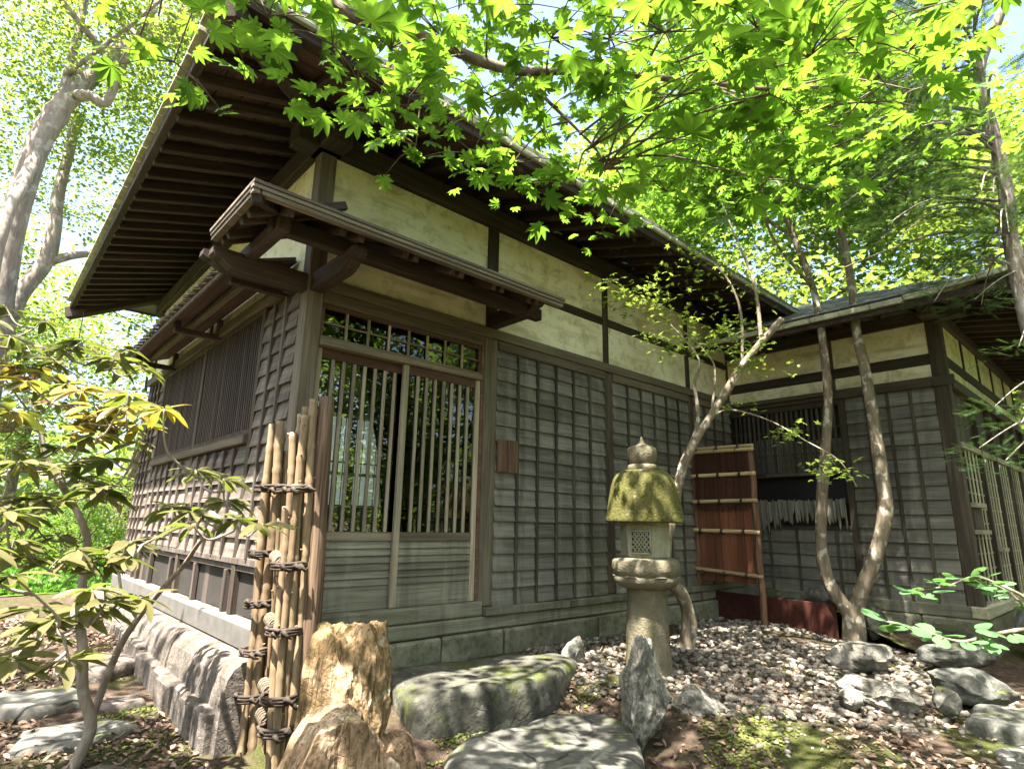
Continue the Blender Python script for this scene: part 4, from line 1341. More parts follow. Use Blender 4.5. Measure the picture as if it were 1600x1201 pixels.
# fire box: hexagon with a real pierced opening on the face towards the path
m = MB()
fr_ = 0.186
a0 = R(205)
face_ang = [a0+i*math.pi/3 for i in range(6)]
prof_z = [(0.862, 0.93), (0.885, 1.0), (1.10, 1.02), (1.155, 0.985)]
ring = []
for z, k in prof_z:
    for fa in face_ang:
        for s in (-1, 1):
            aa = fa+s*math.pi/6*0.94
            ring.append((fr_*k*math.cos(aa), fr_*k*math.sin(aa), z))
n = 12
fs = []
for i in range(len(prof_z)-1):
    for k in range(n):
        if i == 1 and k == 0: continue          # the front face is pierced below
        fs.append((i*n+k, i*n+(k+1) % n, (i+1)*n+(k+1) % n, (i+1)*n+k))
fs.append(tuple(range(n-1, -1, -1))); fs.append(tuple(3*n+k for k in range(n)))
m.add(ring, fs)
q = [Vector(ring[n]), Vector(ring[n+1]), Vector(ring[2*n+1]), Vector(ring[2*n])]
def lerp2(u, v): return (q[0]*(1-u)+q[1]*u)*(1-v)+(q[3]*(1-u)+q[2]*u)*v
nrm = Vector((math.cos(a0), math.sin(a0), 0))
hole = [lerp2(0.14, 0.14), lerp2(0.86, 0.14), lerp2(0.86, 0.82), lerp2(0.14, 0.82)]
inner = [p-nrm*0.15 for p in hole]
m.add([*q, *hole, *inner], [(0, 1, 5, 4), (1, 2, 6, 5), (2, 3, 7, 6), (3, 0, 4, 7)])
fb = lpart(m, 'fire_box', M['lanternbox'], False)
m = MB()
m.add([*hole, *inner], [(0, 1, 5, 4), (1, 2, 6, 5), (2, 3, 7, 6), (3, 0, 4, 7), (4, 5, 6, 7)])
lpart(m, 'black_chamber', M['black'], False, fb)  # black walls put the shade of the opening into the colour
m = MB()
for (u, v, u2, v2) in ((.10, .10, .90, .10), (.90, .10, .90, .86), (.90, .86, .10, .86), (.10, .86, .10, .10)):
    m.tube([lerp2(u, v)+nrm*0.003, lerp2((u+u2)/2, (v+v2)/2)+nrm*0.006, lerp2(u2, v2)+nrm*0.003], 0.009, 6)
lpart(m, 'window_rim', M['lanternbox'], True, fb)
hw, hh = 0.66, 0.64
def clipbar(c, s):
    """one diagonal bar of the pierced window in (0..1) coordinates"""
    pts = []
    for t in np.linspace(0, 1, 41):
        v = s*(t-0.5)+c
        if -0.001 <= v <= 1.001: pts.append((t, v))
    return pts
for s in (1, -1):
    for c in (-0.28, 0.0, 0.26, 0.5, 0.74, 1.0, 1.28):
        p = clipbar(c, s*1.15)
        if len(p) < 3: continue
        A = lerp2(0.14+0.72*p[0][0], 0.14+0.68*p[0][1])-nrm*0.001
        B = lerp2(0.14+0.72*p[-1][0], 0.14+0.68*p[-1][1])-nrm*0.001
        m = MB(); m.tube([A, (A+B)/2, B], 0.0068, 5)
        lpart(m, 'lattice_bar', M['lanternbox'], True, fb)
# cap: six broad flutes, bell shaped
m = MB()
ridge = R(222)
def capmod(r, z, t):
    d = ((t-ridge+math.pi/6) % (math.pi/3))-math.pi/6
    hexr = math.cos(math.pi/6)/math.cos(((t-ridge) % (math.pi/3))-math.pi/6)
    k = 0.5+0.5*hexr/0.93
    return r*k*(1+0.022*noise.noise(Vector((math.cos(t)*3, math.sin(t)*3, z*4)))+0.012*noise.noise(Vector((math.cos(t)*11, math.sin(t)*11, z*18))))
capp = [(0.165, 1.158), (0.285, 1.142), (0.305, 1.130), (0.311, 1.140), (0.305, 1.165), (0.291, 1.24), (0.274, 1.33), (0.256, 1.41), (0.238, 1.462), (0.210, 1.500), (0.168, 1.525), (0.10, 1.535), (0.08, 1.536)]
m.lathe(capp, 72, mod=capmod)
cap_ = lpart(m, 'cap', M['lanterncap'])
m = MB()
m.lathe([(0.108, 1.522), (0.116, 1.530), (0.118, 1.555), (0.112, 1.572), (0.095, 1.578)], 30)
lpart(m, 'finial_ring', M['lanternstone'])
m = MB()
def onion(r, z, t): return r*(1+0.03*abs(math.cos(3*t+.3)))
m.lathe([(0.092, 1.575), (0.103, 1.595), (0.114, 1.640), (0.116, 1.675), (0.104, 1.708), (0.078, 1.724), (0.050, 1.728), (0.030, 1.745), (0.014, 1.775), (0.004, 1.800)], 36, mod=onion)
lpart(m, 'finial', M['lanternstone'])

# ------------------------------------------------------------------ stones
def rock(name, c, size, mat, label, seed, cat='rock', group=None, rot=(0, 0, 0), sub=4, rough=0.22, cuts=6, flat=None, sharp=0.9, ridge=0.0, taper=0.0):
    import bmesh
    bm = bmesh.new()
    bmesh.ops.create_icosphere(bm, subdivisions=sub, radius=1.0)
    rs = random.Random(seed)
    planes = []
    for i in range(cuts):
        nv = Vector((rs.uniform(-1, 1), rs.uniform(-1, 1), rs.uniform(-0.6, 1))).normalized()
        planes.append((nv, rs.uniform(0.55, 0.85)))
    if flat: planes.append((Vector((rs.uniform(-.08, .08), rs.uniform(-.08, .08), 1)).normalized(), flat))
    off = Vector((seed*3.7, seed*1.3, seed*2.1))
    for v in bm.verts:
        p = v.co.copy()
        for nv, d in planes:
            k = p.dot(nv)
            if k > d: p -= nv*(k-d)*sharp
        q = p*1.3+off
        d = noise.fractal(q, 1.0, 2.0, 3)*rough + noise.fractal(q*3.1, 0.9, 2.1, 3)*rough*0.38
        d += abs(noise.noise(q*4.3))*-rough*0.35
        if ridge:
            w = Vector((p.x*7+p.z*.8, p.y*7, p.z*1.0+p.x*.9))+off
            d += -abs(noise.noise(w))*ridge*.6 + noise.noise(w*2.9)*ridge*.45 - (ridge*.8 if noise.noise(w*.8) > .30 else 0)
        v.co = p*(1+d)
        if taper: v.co.x *= 1+taper*v.co.z; v.co.y *= 1+taper*v.co.z
        v.co = Vector((v.co.x*size[0], v.co.y*size[1], v.co.z*size[2]))
    me = bpy.data.meshes.new(name)
    bm.to_mesh(me); bm.free()
    me.materials.append(mat)
    me.polygons.foreach_set('use_smooth', [True]*len(me.polygons))
    me.set_sharp_from_angle(angle=R(38))
    o = link(name, me, None, c, rot)
    return tag(o, label, cat, group)

def slab(name, poly, zt, th, mat, label, seed, cat='stepping stone', group=None, bumpy=0.025, edge=0.05, tilt=(0, 0)):
    """a flat natural stone with the outline poly [(x, y)], top near zt"""
    cx = sum(p[0] for p in poly)/len(poly); cy = sum(p[1] for p in poly)/len(poly)
    nseg = 72
    pts = []
    P = [Vector((p[0]-cx, p[1]-cy)) for p in poly]
    L = [(P[(i+1) % len(P)]-P[i]).length for i in range(len(P))]
    T = sum(L)
    for k in range(nseg):
        s = T*k/nseg; i = 0
        while s > L[i]: s -= L[i]; i = (i+1) % len(P)
        pts.append(P[i].lerp(P[(i+1) % len(P)], s/L[i]))
    # round the corners a little
    for _ in range(2):
        pts = [(pts[k-1]+pts[k]*2+pts[(k+1) % nseg])/4 for k in range(nseg)]
    off = Vector((seed*2.3, seed*5.1, seed))
    m = MB()
    rings = [(0.0, 0), (0.18, 0), (0.36, 0), (0.54, 0), (0.70, 0), (0.83, 0), (0.93, -0.006), (0.985, -0.020), (1.01, -0.05), (1.015, -th*0.5), (0.97, -th)]
    vs = []
    for (f, dz) in rings:
        for k in range(nseg):
            p = pts[k]*f
            w = Vector((p.x*2.2, p.y*2.2, 0))+off
            h = noise.fractal(w, 1.0, 2.0, 4)*bumpy
            h += (p.x*tilt[0]+p.y*tilt[1])
            r = 1+0.05*noise.noise(Vector((pts[k].x*5, pts[k].y*5, dz*9))+off)*(1 if f > 0.9 else f)
            vs.append((p.x*r, p.y*r, zt+h+dz))
    nr = len(rings)
    fs = []
    for i in range(nr-1):
        for k in range(nseg):
            if i == 0:
                fs.append((0, (i+1)*nseg+k, (i+1)*nseg+(k+1) % nseg))
            else:
                fs.append((i*nseg+k, (i+1)*nseg+k, (i+1)*nseg+(k+1) % nseg, i*nseg+(k+1) % nseg))
    m.add(vs, fs)
    o = m.build(name, mat, None, True, (cx, cy, 0))
    return tag(o, label, cat, group)

rock('upright_rock', (-0.195, -1.36, 0.16), (0.25, 0.215, 0.58), M['yrock'], 'tall ochre yellow rock with a sunlit slanting top beside the bamboo', 3, rot=(0.08, 0.10, 0.7), rough=0.09, cuts=14, sub=6, flat=0.72, sharp=1.0, ridge=0.045, taper=0.28)
rock('boulder', (-0.415, -1.64, -0.03), (0.38, 0.31, 0.50), M['prock'], 'big tan and pink boulder at the very front below the tall ochre rock', 11, rot=(0.05, 0.1, 0.5), rough=0.10, cuts=14, sub=6, sharp=1.0, ridge=0.05)
rock('boulder', (-0.07, -1.50, -0.12), (0.14, 0.16, 0.36), M['prock'], 'narrow tan rock slab leaning between the front boulder and the mossy step', 18, rot=(0.0, -0.25, 0.7), rough=0.12, cuts=9, sub=5, ridge=0.08)
slab('stepping_stone', [(0.66, -0.22), (1.30, -0.28), (2.02, -0.50), (2.0, -0.72), (1.52, -0.98), (1.05, -0.98), (0.74, -0.92), (0.48, -0.86)], 0.075, 0.42, M['mossrock'], 'thick dark mossy shoe stone in front of the sliding doors', 5)
slab('stepping_stone', [(0.78, -0.98), (1.46, -1.02), (1.74, -1.24), (1.58, -1.52), (1.22, -1.84), (0.85, -2.0), (0.55, -1.75), (0.40, -1.32), (0.52, -1.08)], -0.135, 0.30, M['flag'], 'large cracked grey flagstone in the middle of the foreground', 9, tilt=(0.0, -0.01))
rock('standing_rock', (1.62, -1.55, 0.03), (0.165, 0.15, 0.34), M['whiterock'], 'rough pale pocked rock standing right in front of the lantern shaft', 21, rot=(0.1, -0.12, 0.3), rough=0.24, cuts=9, sub=6, ridge=0.06)
rock('rock', (2.08, -0.56, 0.04), (0.10, 0.085, 0.15), M['whiterock'], 'small cream rock beside the end of the mossy shoe stone', 24, rot=(0.1, 0.35, 0.2), rough=0.18)
rock('rock', (2.10, -1.62, -0.09), (0.20, 0.13, 0.12), M['whiterock'], 'white topped low rock just right of the standing pale rock', 27, rot=(0, 0.2, -0.6), rough=0.2)
rock('rock', (1.94, -1.42, -0.05), (0.09, 0.08, 0.09), M['darkrock'], 'little dark rock tucked behind the white topped low rock', 28, rough=0.2, sub=3)
rock('boulder', (4.16, -1.86, 0.0), (0.27, 0.17, 0.15), M['greyrock'], 'angular grey boulder in the gravel below the twin trunk maple', 31, rot=(0, 0, -0.85), rough=0.15, cuts=9, flat=0.6)
rock('rock', (3.28, -2.28, -0.06), (0.27, 0.11, 0.11), M['whiterock'], 'hollowed pale rock like driftwood lying on the gravel', 33, rot=(0.1, 0.1, -0.95), rough=0.36, cuts=5)
rock('rock', (3.02, -2.18, -0.08), (0.10, 0.08, 0.08), M['whiterock'], 'small cream stone at the left end of the hollowed rock', 35, rough=0.24, sub=3)
rock('boulder', (3.98, -2.66, -0.06), (0.30, 0.17, 0.13), M['darkrock'], 'dark mossy boulder on the right beyond the hollowed pale rock', 37, rot=(0, 0.05, -0.8), rough=0.16, cuts=8)
rock('rock', (3.45, -2.62, -0.08), (0.11, 0.08, 0.09), M['greyrock'], 'small pointed grey stone in front of the dark mossy boulder', 39, rough=0.22, sub=3)
slab('stepping_stone', [(1.75, -2.02), (2.15, -2.02), (2.50, -2.30), (2.52, -2.62), (2.2, -2.80), (1.8, -2.55)], -0.225, 0.2, M['darkrock'], 'flat dark stone sunk in the ground at the bottom right', 41)
slab('stepping_stone', [(3.35, -2.72), (3.75, -2.70), (3.95, -2.90), (3.75, -3.15), (3.3, -3.05)], -0.13, 0.2, M['darkrock'], 'flat dark stone at the right edge near the dark mossy boulder', 43)
slab('stepping_stone', [(2.75, -2.98), (3.15, -2.90), (3.35, -3.10), (3.1, -3.35), (2.7, -3.25)], -0.20, 0.2, M['flag'], 'flat grey stone in the bottom right corner', 44)
# rocks against the wing and in the planting bed
for i, (x, y, z, s, mt, lb) in enumerate([
    (6.35, -2.72, 0.12, (0.20, 0.17, 0.20), 'bluerock', 'blue grey rock at the foot of the wing corner post'),
    (6.85, -2.80, 0.14, (0.24, 0.20, 0.21), 'bluerock', 'second blue grey rock along the lattice of the wing'),
    (7.4, -2.85, 0.16, (0.27, 0.22, 0.24), 'bluerock', 'large blue grey rock farthest along the lattice of the wing'),
    (5.75, -3.02, 0.02, (0.26, 0.22, 0.20), 'bluerock', 'blue grey boulder under the round leaved branch at the right edge'),
    (6.3, -3.25, 0.08, (0.32, 0.28, 0.26), 'darkrock', 'big shaded boulder at the right edge of the garden'),
    (4.95, -2.36, -0.01, (0.34, 0.14, 0.12), 'darkrock', 'long dark rock behind the round leaved branch'),
    (5.42, -1.62, 0.10, (0.17, 0.14, 0.20), 'mossrock', 'mossy rock leaning on the foot of the twin trunk maple'),
    (5.62, -1.05, 0.28, (0.20, 0.15, 0.12), 'greyrock', 'rounded grey stone on the planting bed under the barred window'),
    (5.55, -0.55, 0.25, (0.13, 0.14, 0.09), 'mossrock', 'dark stone on the planting bed near the brushwood screen'),
    (5.66, -1.45, 0.20, (0.14, 0.12, 0.12), 'greyrock', 'small stone on the planting bed near the twin trunk maple'),
    (5.55, -2.25, 0.05, (0.25, 0.20, 0.13), 'mossrock', 'low mossy rock beneath the boards of the wing')]):
    rock('boulder' if max(s) > 0.2 else 'rock', (x, y, z), s, M[mt], lb, 50+i, rot=(0, 0, i*1.1), rough=0.17, cuts=8, sub=4 if max(s) > .2 else 3)
# stepping stones on the left path
for i, (poly, lb) in enumerate([
    ([(-0.75, 2.35), (-0.35, 2.30), (-0.28, 1.85), (-0.55, 1.70), (-0.82, 1.95)], 'pinkish flat stone farthest along the path by the side wall'),
    ([(-1.15, 1.75), (-0.72, 1.62), (-0.66, 1.28), (-1.0, 1.18), (-1.3, 1.4)], 'flat stone in the middle of the path by the side wall'),
    ([(-0.62, 1.42), (-0.36, 1.35), (-0.38, 1.06), (-0.66, 1.08)], 'small pink flat stone close to the side wall base'),
    ([(-1.05, 0.95), (-0.60, 0.92), (-0.48, 0.62), (-0.80, 0.45), (-1.12, 0.62)], 'dark blue grey flat stone on the path beyond the shrub'),
    ([(-1.15, 0.10), (-0.75, 0.12), (-0.55, -0.15), (-0.85, -0.42), (-1.2, -0.25)], 'flat stone at the foot of the rhododendron in the lower left corner')]):
    zt_ = max(G(p[0], p[1]) for p in poly)+0.025
    slab('stepping_stone', poly, zt_, 0.15, M['flag'] if i % 2 else M['sidefound'], lb, 70+i, bumpy=0.015)

# ------------------------------------------------------------------ wind bell at the far eave corner
wb = empty('wind_bell', (-0.80, 5.30, 3.05), 'small dark bronze bell hanging from the far eave corner', 'bell')
m = MB(); m.lathe([(0.012, 0.16), (0.035, 0.15), (0.05, 0.11), (0.065, 0.06), (0.11, 0.0), (0.105, -0.005), (0.05, 0.03)], 16); m.build('bell', M['bronze'], wb, True)
m = MB(); m.tube([(0, 0, 0.15), (0, 0, 0.55)], 0.006, 5); m.build('chain', M['bronze'], wb)

# ------------------------------------------------------------------ loose ground cover
def scatter_mesh(name, pos, size, nvar_shape, mat, parent=None, flat=0.6):
    """joined small stones: deformed icosahedra at pos (n,3) with sizes (n,)"""
    t = (1+5**.5)/2
    iv = np.array([(-1, t, 0), (1, t, 0), (-1, -t, 0), (1, -t, 0), (0, -1, t), (0, 1, t), (0, -1, -t), (0, 1, -t), (t, 0, -1), (t, 0, 1), (-t, 0, -1), (-t, 0, 1)])/np.sqrt(1+t*t)
    it = np.array([(0, 11, 5), (0, 5, 1), (0, 1, 7), (0, 7, 10), (0, 10, 11), (1, 5, 9), (5, 11, 4), (11, 10, 2), (10, 7, 6), (7, 1, 8), (3, 9, 4), (3, 4, 2), (3, 2, 6), (3, 6, 8), (3, 8, 9), (4, 9, 5), (2, 4, 11), (6, 2, 10), (8, 6, 7), (9, 8, 1)])
    n = len(pos)
    ang = rng.uniform(0, 2*np.pi, n)
    dv = 1+rng.uniform(-.22, .22, (n, 12))
    s = np.stack([rng.uniform(.8, 1.25, n), rng.uniform(.65, 1.0, n), flat*rng.uniform(.8, 1.2, n)], 1)
    base = iv[None]*dv[..., None]*s[:, None, :]*size[:, None, None]
    c, sn = np.cos(ang)[:, None], np.sin(ang)[:, None]
    x = base[..., 0]*c-base[..., 1]*sn; y = base[..., 0]*sn+base[..., 1]*c
    V = np.stack([x, y, base[..., 2]], -1)+pos[:, None, :]
    F = it[None]+(np.arange(n)*12)[:, None, None]
    return link(name, arr_mesh(name, V.reshape(-1, 3), F.reshape(-1, 3), mat, True), parent)

def inpoly(x, y, poly):
    c = False; n = len(poly)
    for i in range(n):
        x1, y1 = poly[i]; x2, y2 = poly[i-1]
        if (y1 > y) != (y2 > y) and x < (x2-x1)*(y-y1)/(y2-y1)+x1: c = not c
    return c
gpoly = [(2.05, -0.12), (5.15, -0.12), (5.15, -1.5), (5.4, -2.0), (5.2, -2.5), (4.2, -3.0), (3.2, -2.75), (2.6, -2.15), (2.0, -1.75), (1.72, -1.0), (1.9, -0.5)]
gb = link('gravel_bed', MB().mesh('gravel_bed', M['soil']))
gb['kind'] = 'structure'
m = MB()
def gravel_sheet():
    xs = np.arange(1.7, 5.5, 0.12); ys = np.arange(-3.0, -0.05, 0.12)
    V = np.array([(x, y, G(x, y)+0.004) for y in ys for x in xs]); nx = len(xs)
    F = []
    for j in range(len(ys)-1):
        for i in range(nx-1):
            if inpoly(xs[i]+.06, ys[j]+.06, gpoly): F.append((j*nx+i, j*nx+i+1, (j+1)*nx+i+1, (j+1)*nx+i))
    return arr_mesh('gravel_bed', V, np.array(F), M['soil'], True)
gb.data = gravel_sheet()
P, Sz = [], []
tries = 0
while len(P) < 4200 and tries < 40000:
    tries += 1
    x, y = rng.uniform(1.7, 5.4), rng.uniform(-3.0, -0.12)
    if not inpoly(x, y, gpoly): continue
    if noise.noise(Vector((x*1.6, y*1.6, 8.0))) < -0.38: continue
    s = float(rng.uniform(0.014, 0.034))
    P.append((x, y, G(x, y)+s*rng.uniform(0.15, 0.75))); Sz.append(s)
for _ in range(500):   # strays round the edge and in the foreground
    x, y = rng.uniform(1.9, 4.4), rng.uniform(-3.6, -1.6)
    s = float(rng.uniform(0.008, 0.026)); P.append((x, y, G(x, y)+s*.3)); Sz.append(s)
P = np.array(P); Sz = np.array(Sz)
big = np.argsort(-Sz/np.hypot(P[:, 0]-CAM.x, P[:, 1]-CAM.y))
pick, rest = big[:300], big[300:]
pm = []
for k in range(8):
    o = scatter_mesh('pebble', np.zeros((1, 3)), np.array([1.0]), None, M['pebble1' if False else 'pebble'])
    pm.append(o.data); bpy.data.objects.remove(o)
M['pebbleone'] = m_rock('pebble_stone_single', (0.11, 0.095, 0.078), (0.22, 0.195, 0.16), (0.40, 0.37, 0.32), 9.0, None, 0.0, 0.0, 0.0)
for me in pm: me.materials[0] = M['pebbleone']
for i in pick:
    o = link('pebble', pm[int(i) % 8], gb, tuple(P[i]), (random.uniform(-.3, .3), random.uniform(-.3, .3), random.uniform(0, 6.28)))
    o.scale = (Sz[i],)*3
o = scatter_mesh('gravel', P[rest], Sz[rest], None, M['pebble'], gb); o['kind'] = 'stuff'

def in_any(x, y, polys): return any(inpoly(x, y, p) for p in polys)
# leaf litter
def flat_leaves(name, pts, size, mat, curl=0.35, up=1.0):
    n = len(pts)
    V, F = leaf_arrays(np.array(pts), size, SH['blade'], up)
    o = link(name, arr_mesh(name, V, F, mat)); o['kind'] = 'stuff'
    return o

# ------------------------------------------------------------------ leaves
def fan(outline, c=(0, 0, 0)):
    v = [c]+list(outline)
    f = [(0, i+1, i+2) for i in range(len(outline)-1)]
    return np.array(v, float), np.array(f)
def palmate(lobes, deep, wide, steps=1, droop=0.18):
    """lobes: [(angle deg, length)]; leaf in the xy plane, tip along +x, petiole at the origin"""
    out = []
    n = len(lobes)
    for i, (a, l) in enumerate(lobes):
        a = R(a)
        w = R(wide)
        for (da, rr) in ((-w*0.62, 0.62), (-w*0.28, 0.84), (0, 1.0), (w*0.28, 0.84), (w*0.62, 0.62)) if steps else ((0, 1.0),):
            aa = a+da*(1.0)
            out.append((l*rr*math.cos(aa), l*rr*math.sin(aa), -droop*(l*rr)**2*(0.7+0.3*(rr == 1.0))))
        if i < n-1:
            b = R((lobes[i][0]+lobes[i+1][0])/2)
            r = deep*(l+lobes[i+1][1])/2
            out.append((r*math.cos(b), r*math.sin(b), 0.02))
    return fan(out)
SH = {}
SH['maple9'] = palmate([(-140, .34), (-104, .58), (-68, .80), (-33, .95), (0, 1.0), (33, .95), (68, .80), (104, .58), (140, .34)], 0.66, 25)
SH['maple5'] = palmate([(-100, .6), (-50, .9), (0, 1.0), (50, .9), (100, .6)], 0.48, 20, 0)
SH['blade'] = (np.array([(0, 0, 0), (.35, .22, .06), (.75, .17, .03), (1, 0, -.08), (.75, -.17, .03), (.35, -.22, .06)], float), np.array([(0, 1, 5), (1, 2, 5), (5, 2, 4), (2, 3, 4)]))
SH['quad'] = (np.array([(0, 0, 0), (.5, .32, .07), (1, 0, -.05), (.5, -.32, .07)], float), np.array([(0, 1, 2), (0, 2, 3)]))
def needle_shape():
    v, f = [], []
    for i in range(9):
        x = 0.1+0.1*i
        l = 0.22*(1-0.5*abs(i-4)/5)
        for s in (-1, 1):
            k = len(v)
            v += [(x-.022, 0, 0), (x+.022, 0, 0), (x+l*.75, s*l, -.03)]
            f.append((k, k+1, k+2))
    k = len(v)
    v += [(0, -.012, 0), (0, .012, 0), (1.05, 0, -.02)]
    f.append((k, k+1, k+2))
    return np.array(v, float), np.array(f)
SH['needles'] = needle_shape()

def leaf_arrays(pos, size, shape, up=1.0, aim=None):
    n = len(pos)
    V0, F0 = shape
    nr = rng.normal(0, 1, (n, 3)); nr[:, 2] = np.abs(nr[:, 2])*0.6+up*1.6
    nr /= np.linalg.norm(nr, axis=1)[:, None]
    t = rng.normal(0, 1, (n, 3)) if aim is None else aim+rng.normal(0, .35, (n, 3))
    t -= nr*np.sum(t*nr, 1)[:, None]
    t /= np.linalg.norm(t, axis=1)[:, None]
    b = np.cross(nr, t)
    size = np.broadcast_to(np.asarray(size, float), (n,))[:, None, None]
    V = pos[:, None, :]+size*(V0[None, :, 0:1]*t[:, None, :]+V0[None, :, 1:2]*b[:, None, :]+V0[None, :, 2:3]*nr[:, None, :])
    F = F0[None]+(np.arange(n)*len(V0))[:, None, None]
    return V.reshape(-1, 3), F.reshape(-1, F0.shape[1])

def clump_points(c, r, n, sub, sig, flat=0.45, shell=0.0):
    """n leaf positions gathered round `sub` twig centres inside the ellipsoid c, r"""
    q = rng.normal(0, 1, (sub, 3)); q /= np.linalg.norm(q, axis=1)[:, None]
    q *= (rng.uniform(shell**3, 1, sub)**(1/3))[:, None]
    q = q*np.array(r)+np.array(c)
    k = rng.integers(0, sub, n)
    g = rng.normal(0, 1, (n, 3))*np.array([sig, sig, sig*flat])
    return q[k]+g

def crown_mesh(name, pts, size, shape, mat, parent, up=1.0):
    s = rng.uniform(size[0], size[1], len(pts))
    V, F = leaf_arrays(pts, s, SH[shape], up)
    return link(name, arr_mesh(name, V, F, mat), parent)

def trunk_mesh(parent, org, paths, mat, name='trunk', n=9, wob=0.12):
    m = MB()
    for pts, r0, r1 in paths:
        pts = smooth_path(pts, 7)
        k = len(pts)
        rad = [r0+(r1-r0)*i/(k-1) for i in range(k)]
        for i, p in enumerate(pts):     # root flare and knots
            h = p.z-org[2]
            if h < .3 and r0 > .05: rad[i] *= 1+.35*max(0.0, 1-max(h, 0)/.3)**2
            if r0 > .015: rad[i] *= 1+.09*max(0.0, noise.noise(Vector((p.x*4, p.y*4, p.z*6)))-.15)*3
        m.tube([Vector(p)-Vector(org) for p in pts], rad, n, True, wob)
    return m.build(name, mat, parent, True)

def smooth_path(pts, sub=4):
    P = [Vector(p) for p in pts]
    if len(P) < 3: return P
    out = []
    for i in range(len(P)-1):
        p0, p1, p2, p3 = P[max(i-1, 0)], P[i], P[i+1], P[min(i+2, len(P)-1)]
        for k in range(sub):
            t = k/sub
            out.append(0.5*((2*p1)+(p2-p0)*t+(2*p0-5*p1+4*p2-p3)*t*t+(3*p1-p0-3*p2+p3)*t**3))
    out.append(P[-1])
    return out

def tree(name, base, label, cat, trunks, clumps, size, shape, leafmat, barkmat, group=None, up=1.0, sig=0.28, flat=0.45, perclump=None, nb=9):
    t = empty(name, base, label, cat, group)
    trunk_mesh(t, base, trunks, barkmat, 'trunk', nb)
    pts = np.concatenate([clump_points(c, r, n, max(3, int(n/(perclump or 45))), sig, flat) for c, r, n in clumps])
    crown_mesh('crown', pts-np.array(base), size, shape, leafmat, t, up)
    return t

# --- the twin trunk maple in the gravel
TB = (5.2, -1.48, -0.05)
tw = tree('maple_tree', TB, 'slender maple with two pale curving trunks rising from one foot in the gravel', 'tree',
     [([(5.2, -1.48, -.1), (5.2, -1.48, .18), (5.16, -1.35, .45), (5.14, -1.3, .79), (5.15, -1.35, 1.31), (5.18, -1.43, 1.85), (5.21, -1.5, 2.41), (5.21, -1.51, 2.98), (5.2, -1.47, 3.68), (5.06, -1.37, 4.3), (4.92, -1.29, 4.86), (4.79, -1.2, 5.35), (4.66, -1.13, 6.12), (4.6, -1.1, 7.2)], 0.070, 0.018),
      ([(5.22, -1.5, -.1), (5.25, -1.56, .31), (5.29, -1.75, .75), (5.34, -1.87, 1.18), (5.34, -1.88, 1.7), (5.33, -1.87, 2.23), (5.33, -1.85, 2.72), (5.32, -1.82, 3.09), (5.32, -1.83, 3.68), (5.22, -1.83, 4.11), (5.2, -1.79, 4.51), (5.1, -1.8, 5.2), (5.0, -1.81, 6.08), (5.0, -1.9, 7.2)], 0.080, 0.020),
      ([(5.06, -1.37, 4.3), (4.7, -1.0, 4.7), (4.2, -0.7, 5.0), (3.7, -.5, 5.1)], 0.022, 0.006), ([(5.2, -1.79, 4.51), (5.5, -2.4, 4.9), (5.7, -2.9, 5.4)], 0.024, 0.006),
      ([(5.2, -1.47, 3.68), (4.6, -1.3, 4.2), (4.0, -1.5, 4.6), (3.5, -1.6, 4.8)], 0.02, 0.005), ([(4.79, -1.2, 5.35), (4.1, -1.6, 5.6), (3.5, -2.1, 5.8)], 0.02, 0.005),
      ([(5.1, -1.8, 5.2), (5.7, -1.5, 5.7), (6.4, -1.2, 6.0)], 0.022, 0.005), ([(4.92, -1.29, 4.86), (5.3, -.5, 5.3), (5.6, .3, 5.5)], 0.02, 0.005)],
     [((4.6, -1.3, 5.6), (1.9, 1.3, 1.1), 9000), ((3.9, -0.9, 4.75), (0.9, 0.6, 0.35), 1800), ((5.4, -2.2, 5.6), (1.1, 1.0, 1.2), 4000), ((5.5, -0.2, 5.5), (1.3, 0.9, 0.7), 3500), ((5.0, -1.0, 7.0), (2.0, 1.6, 0.9), 5000), ((3.7, -0.75, 3.95), (0.7, 0.35, 0.14), 500)],
     (0.045, 0.08), 'maple5', M['maple'], M['barkpale'], None, 1.0, 0.22, 0.4, 40)

# --- the crooked little tree behind the lantern
CB = (3.27, -0.80, -0.03)
ck = empty('young_maple', CB, 'crooked small tree bending behind the stone lantern with feathery leaves under the eave', 'tree')
trunk_mesh(ck, CB, [
    ([(3.27, -.8, -.06), (3.3, -.84, .18), (3.23, -.83, .42), (3.13, -.76, .55), (3.12, -.75, .8), (3.25, -.76, 1.13), (3.3, -.84, 1.51), (3.36, -.95, 1.77), (3.44, -1.06, 1.98), (3.53, -1.21, 2.24), (3.61, -1.34, 2.48), (3.71, -1.49, 2.69), (3.81, -1.66, 2.9)], 0.060, 0.030),
    ([(3.33, -.90, 1.65), (3.39, -.98, 1.98), (3.38, -.97, 2.32), (3.41, -1.01, 2.56), (3.2, -0.85, 2.9)], 0.024, 0.006),
    ([(3.44, -1.06, 1.98), (3.49, -1.24, 2.05), (3.61, -1.53, 1.94), (3.67, -1.82, 1.73), (3.75, -2.03, 1.56), (3.76, -2.14, 1.34)], 0.010, 0.003),
    ([(3.61, -1.34, 2.50), (3.62, -1.35, 3.05), (3.54, -1.22, 3.46), (3.43, -1.05, 3.62)], 0.016, 0.006),
    ([(3.45, -1.08, 2.02), (3.52, -1.10, 2.35), (3.55, -1.05, 2.6), (3.3, -.8, 2.95), (2.9, -.6, 3.05)], 0.014, 0.003),
    ([(3.71, -1.49, 2.69), (3.75, -1.45, 3.3), (3.7, -1.3, 3.9), (3.6, -1.2, 4.4)], 0.02, 0.006)], M['barkpale'], 'trunk', 9, 0.2)
pts = []
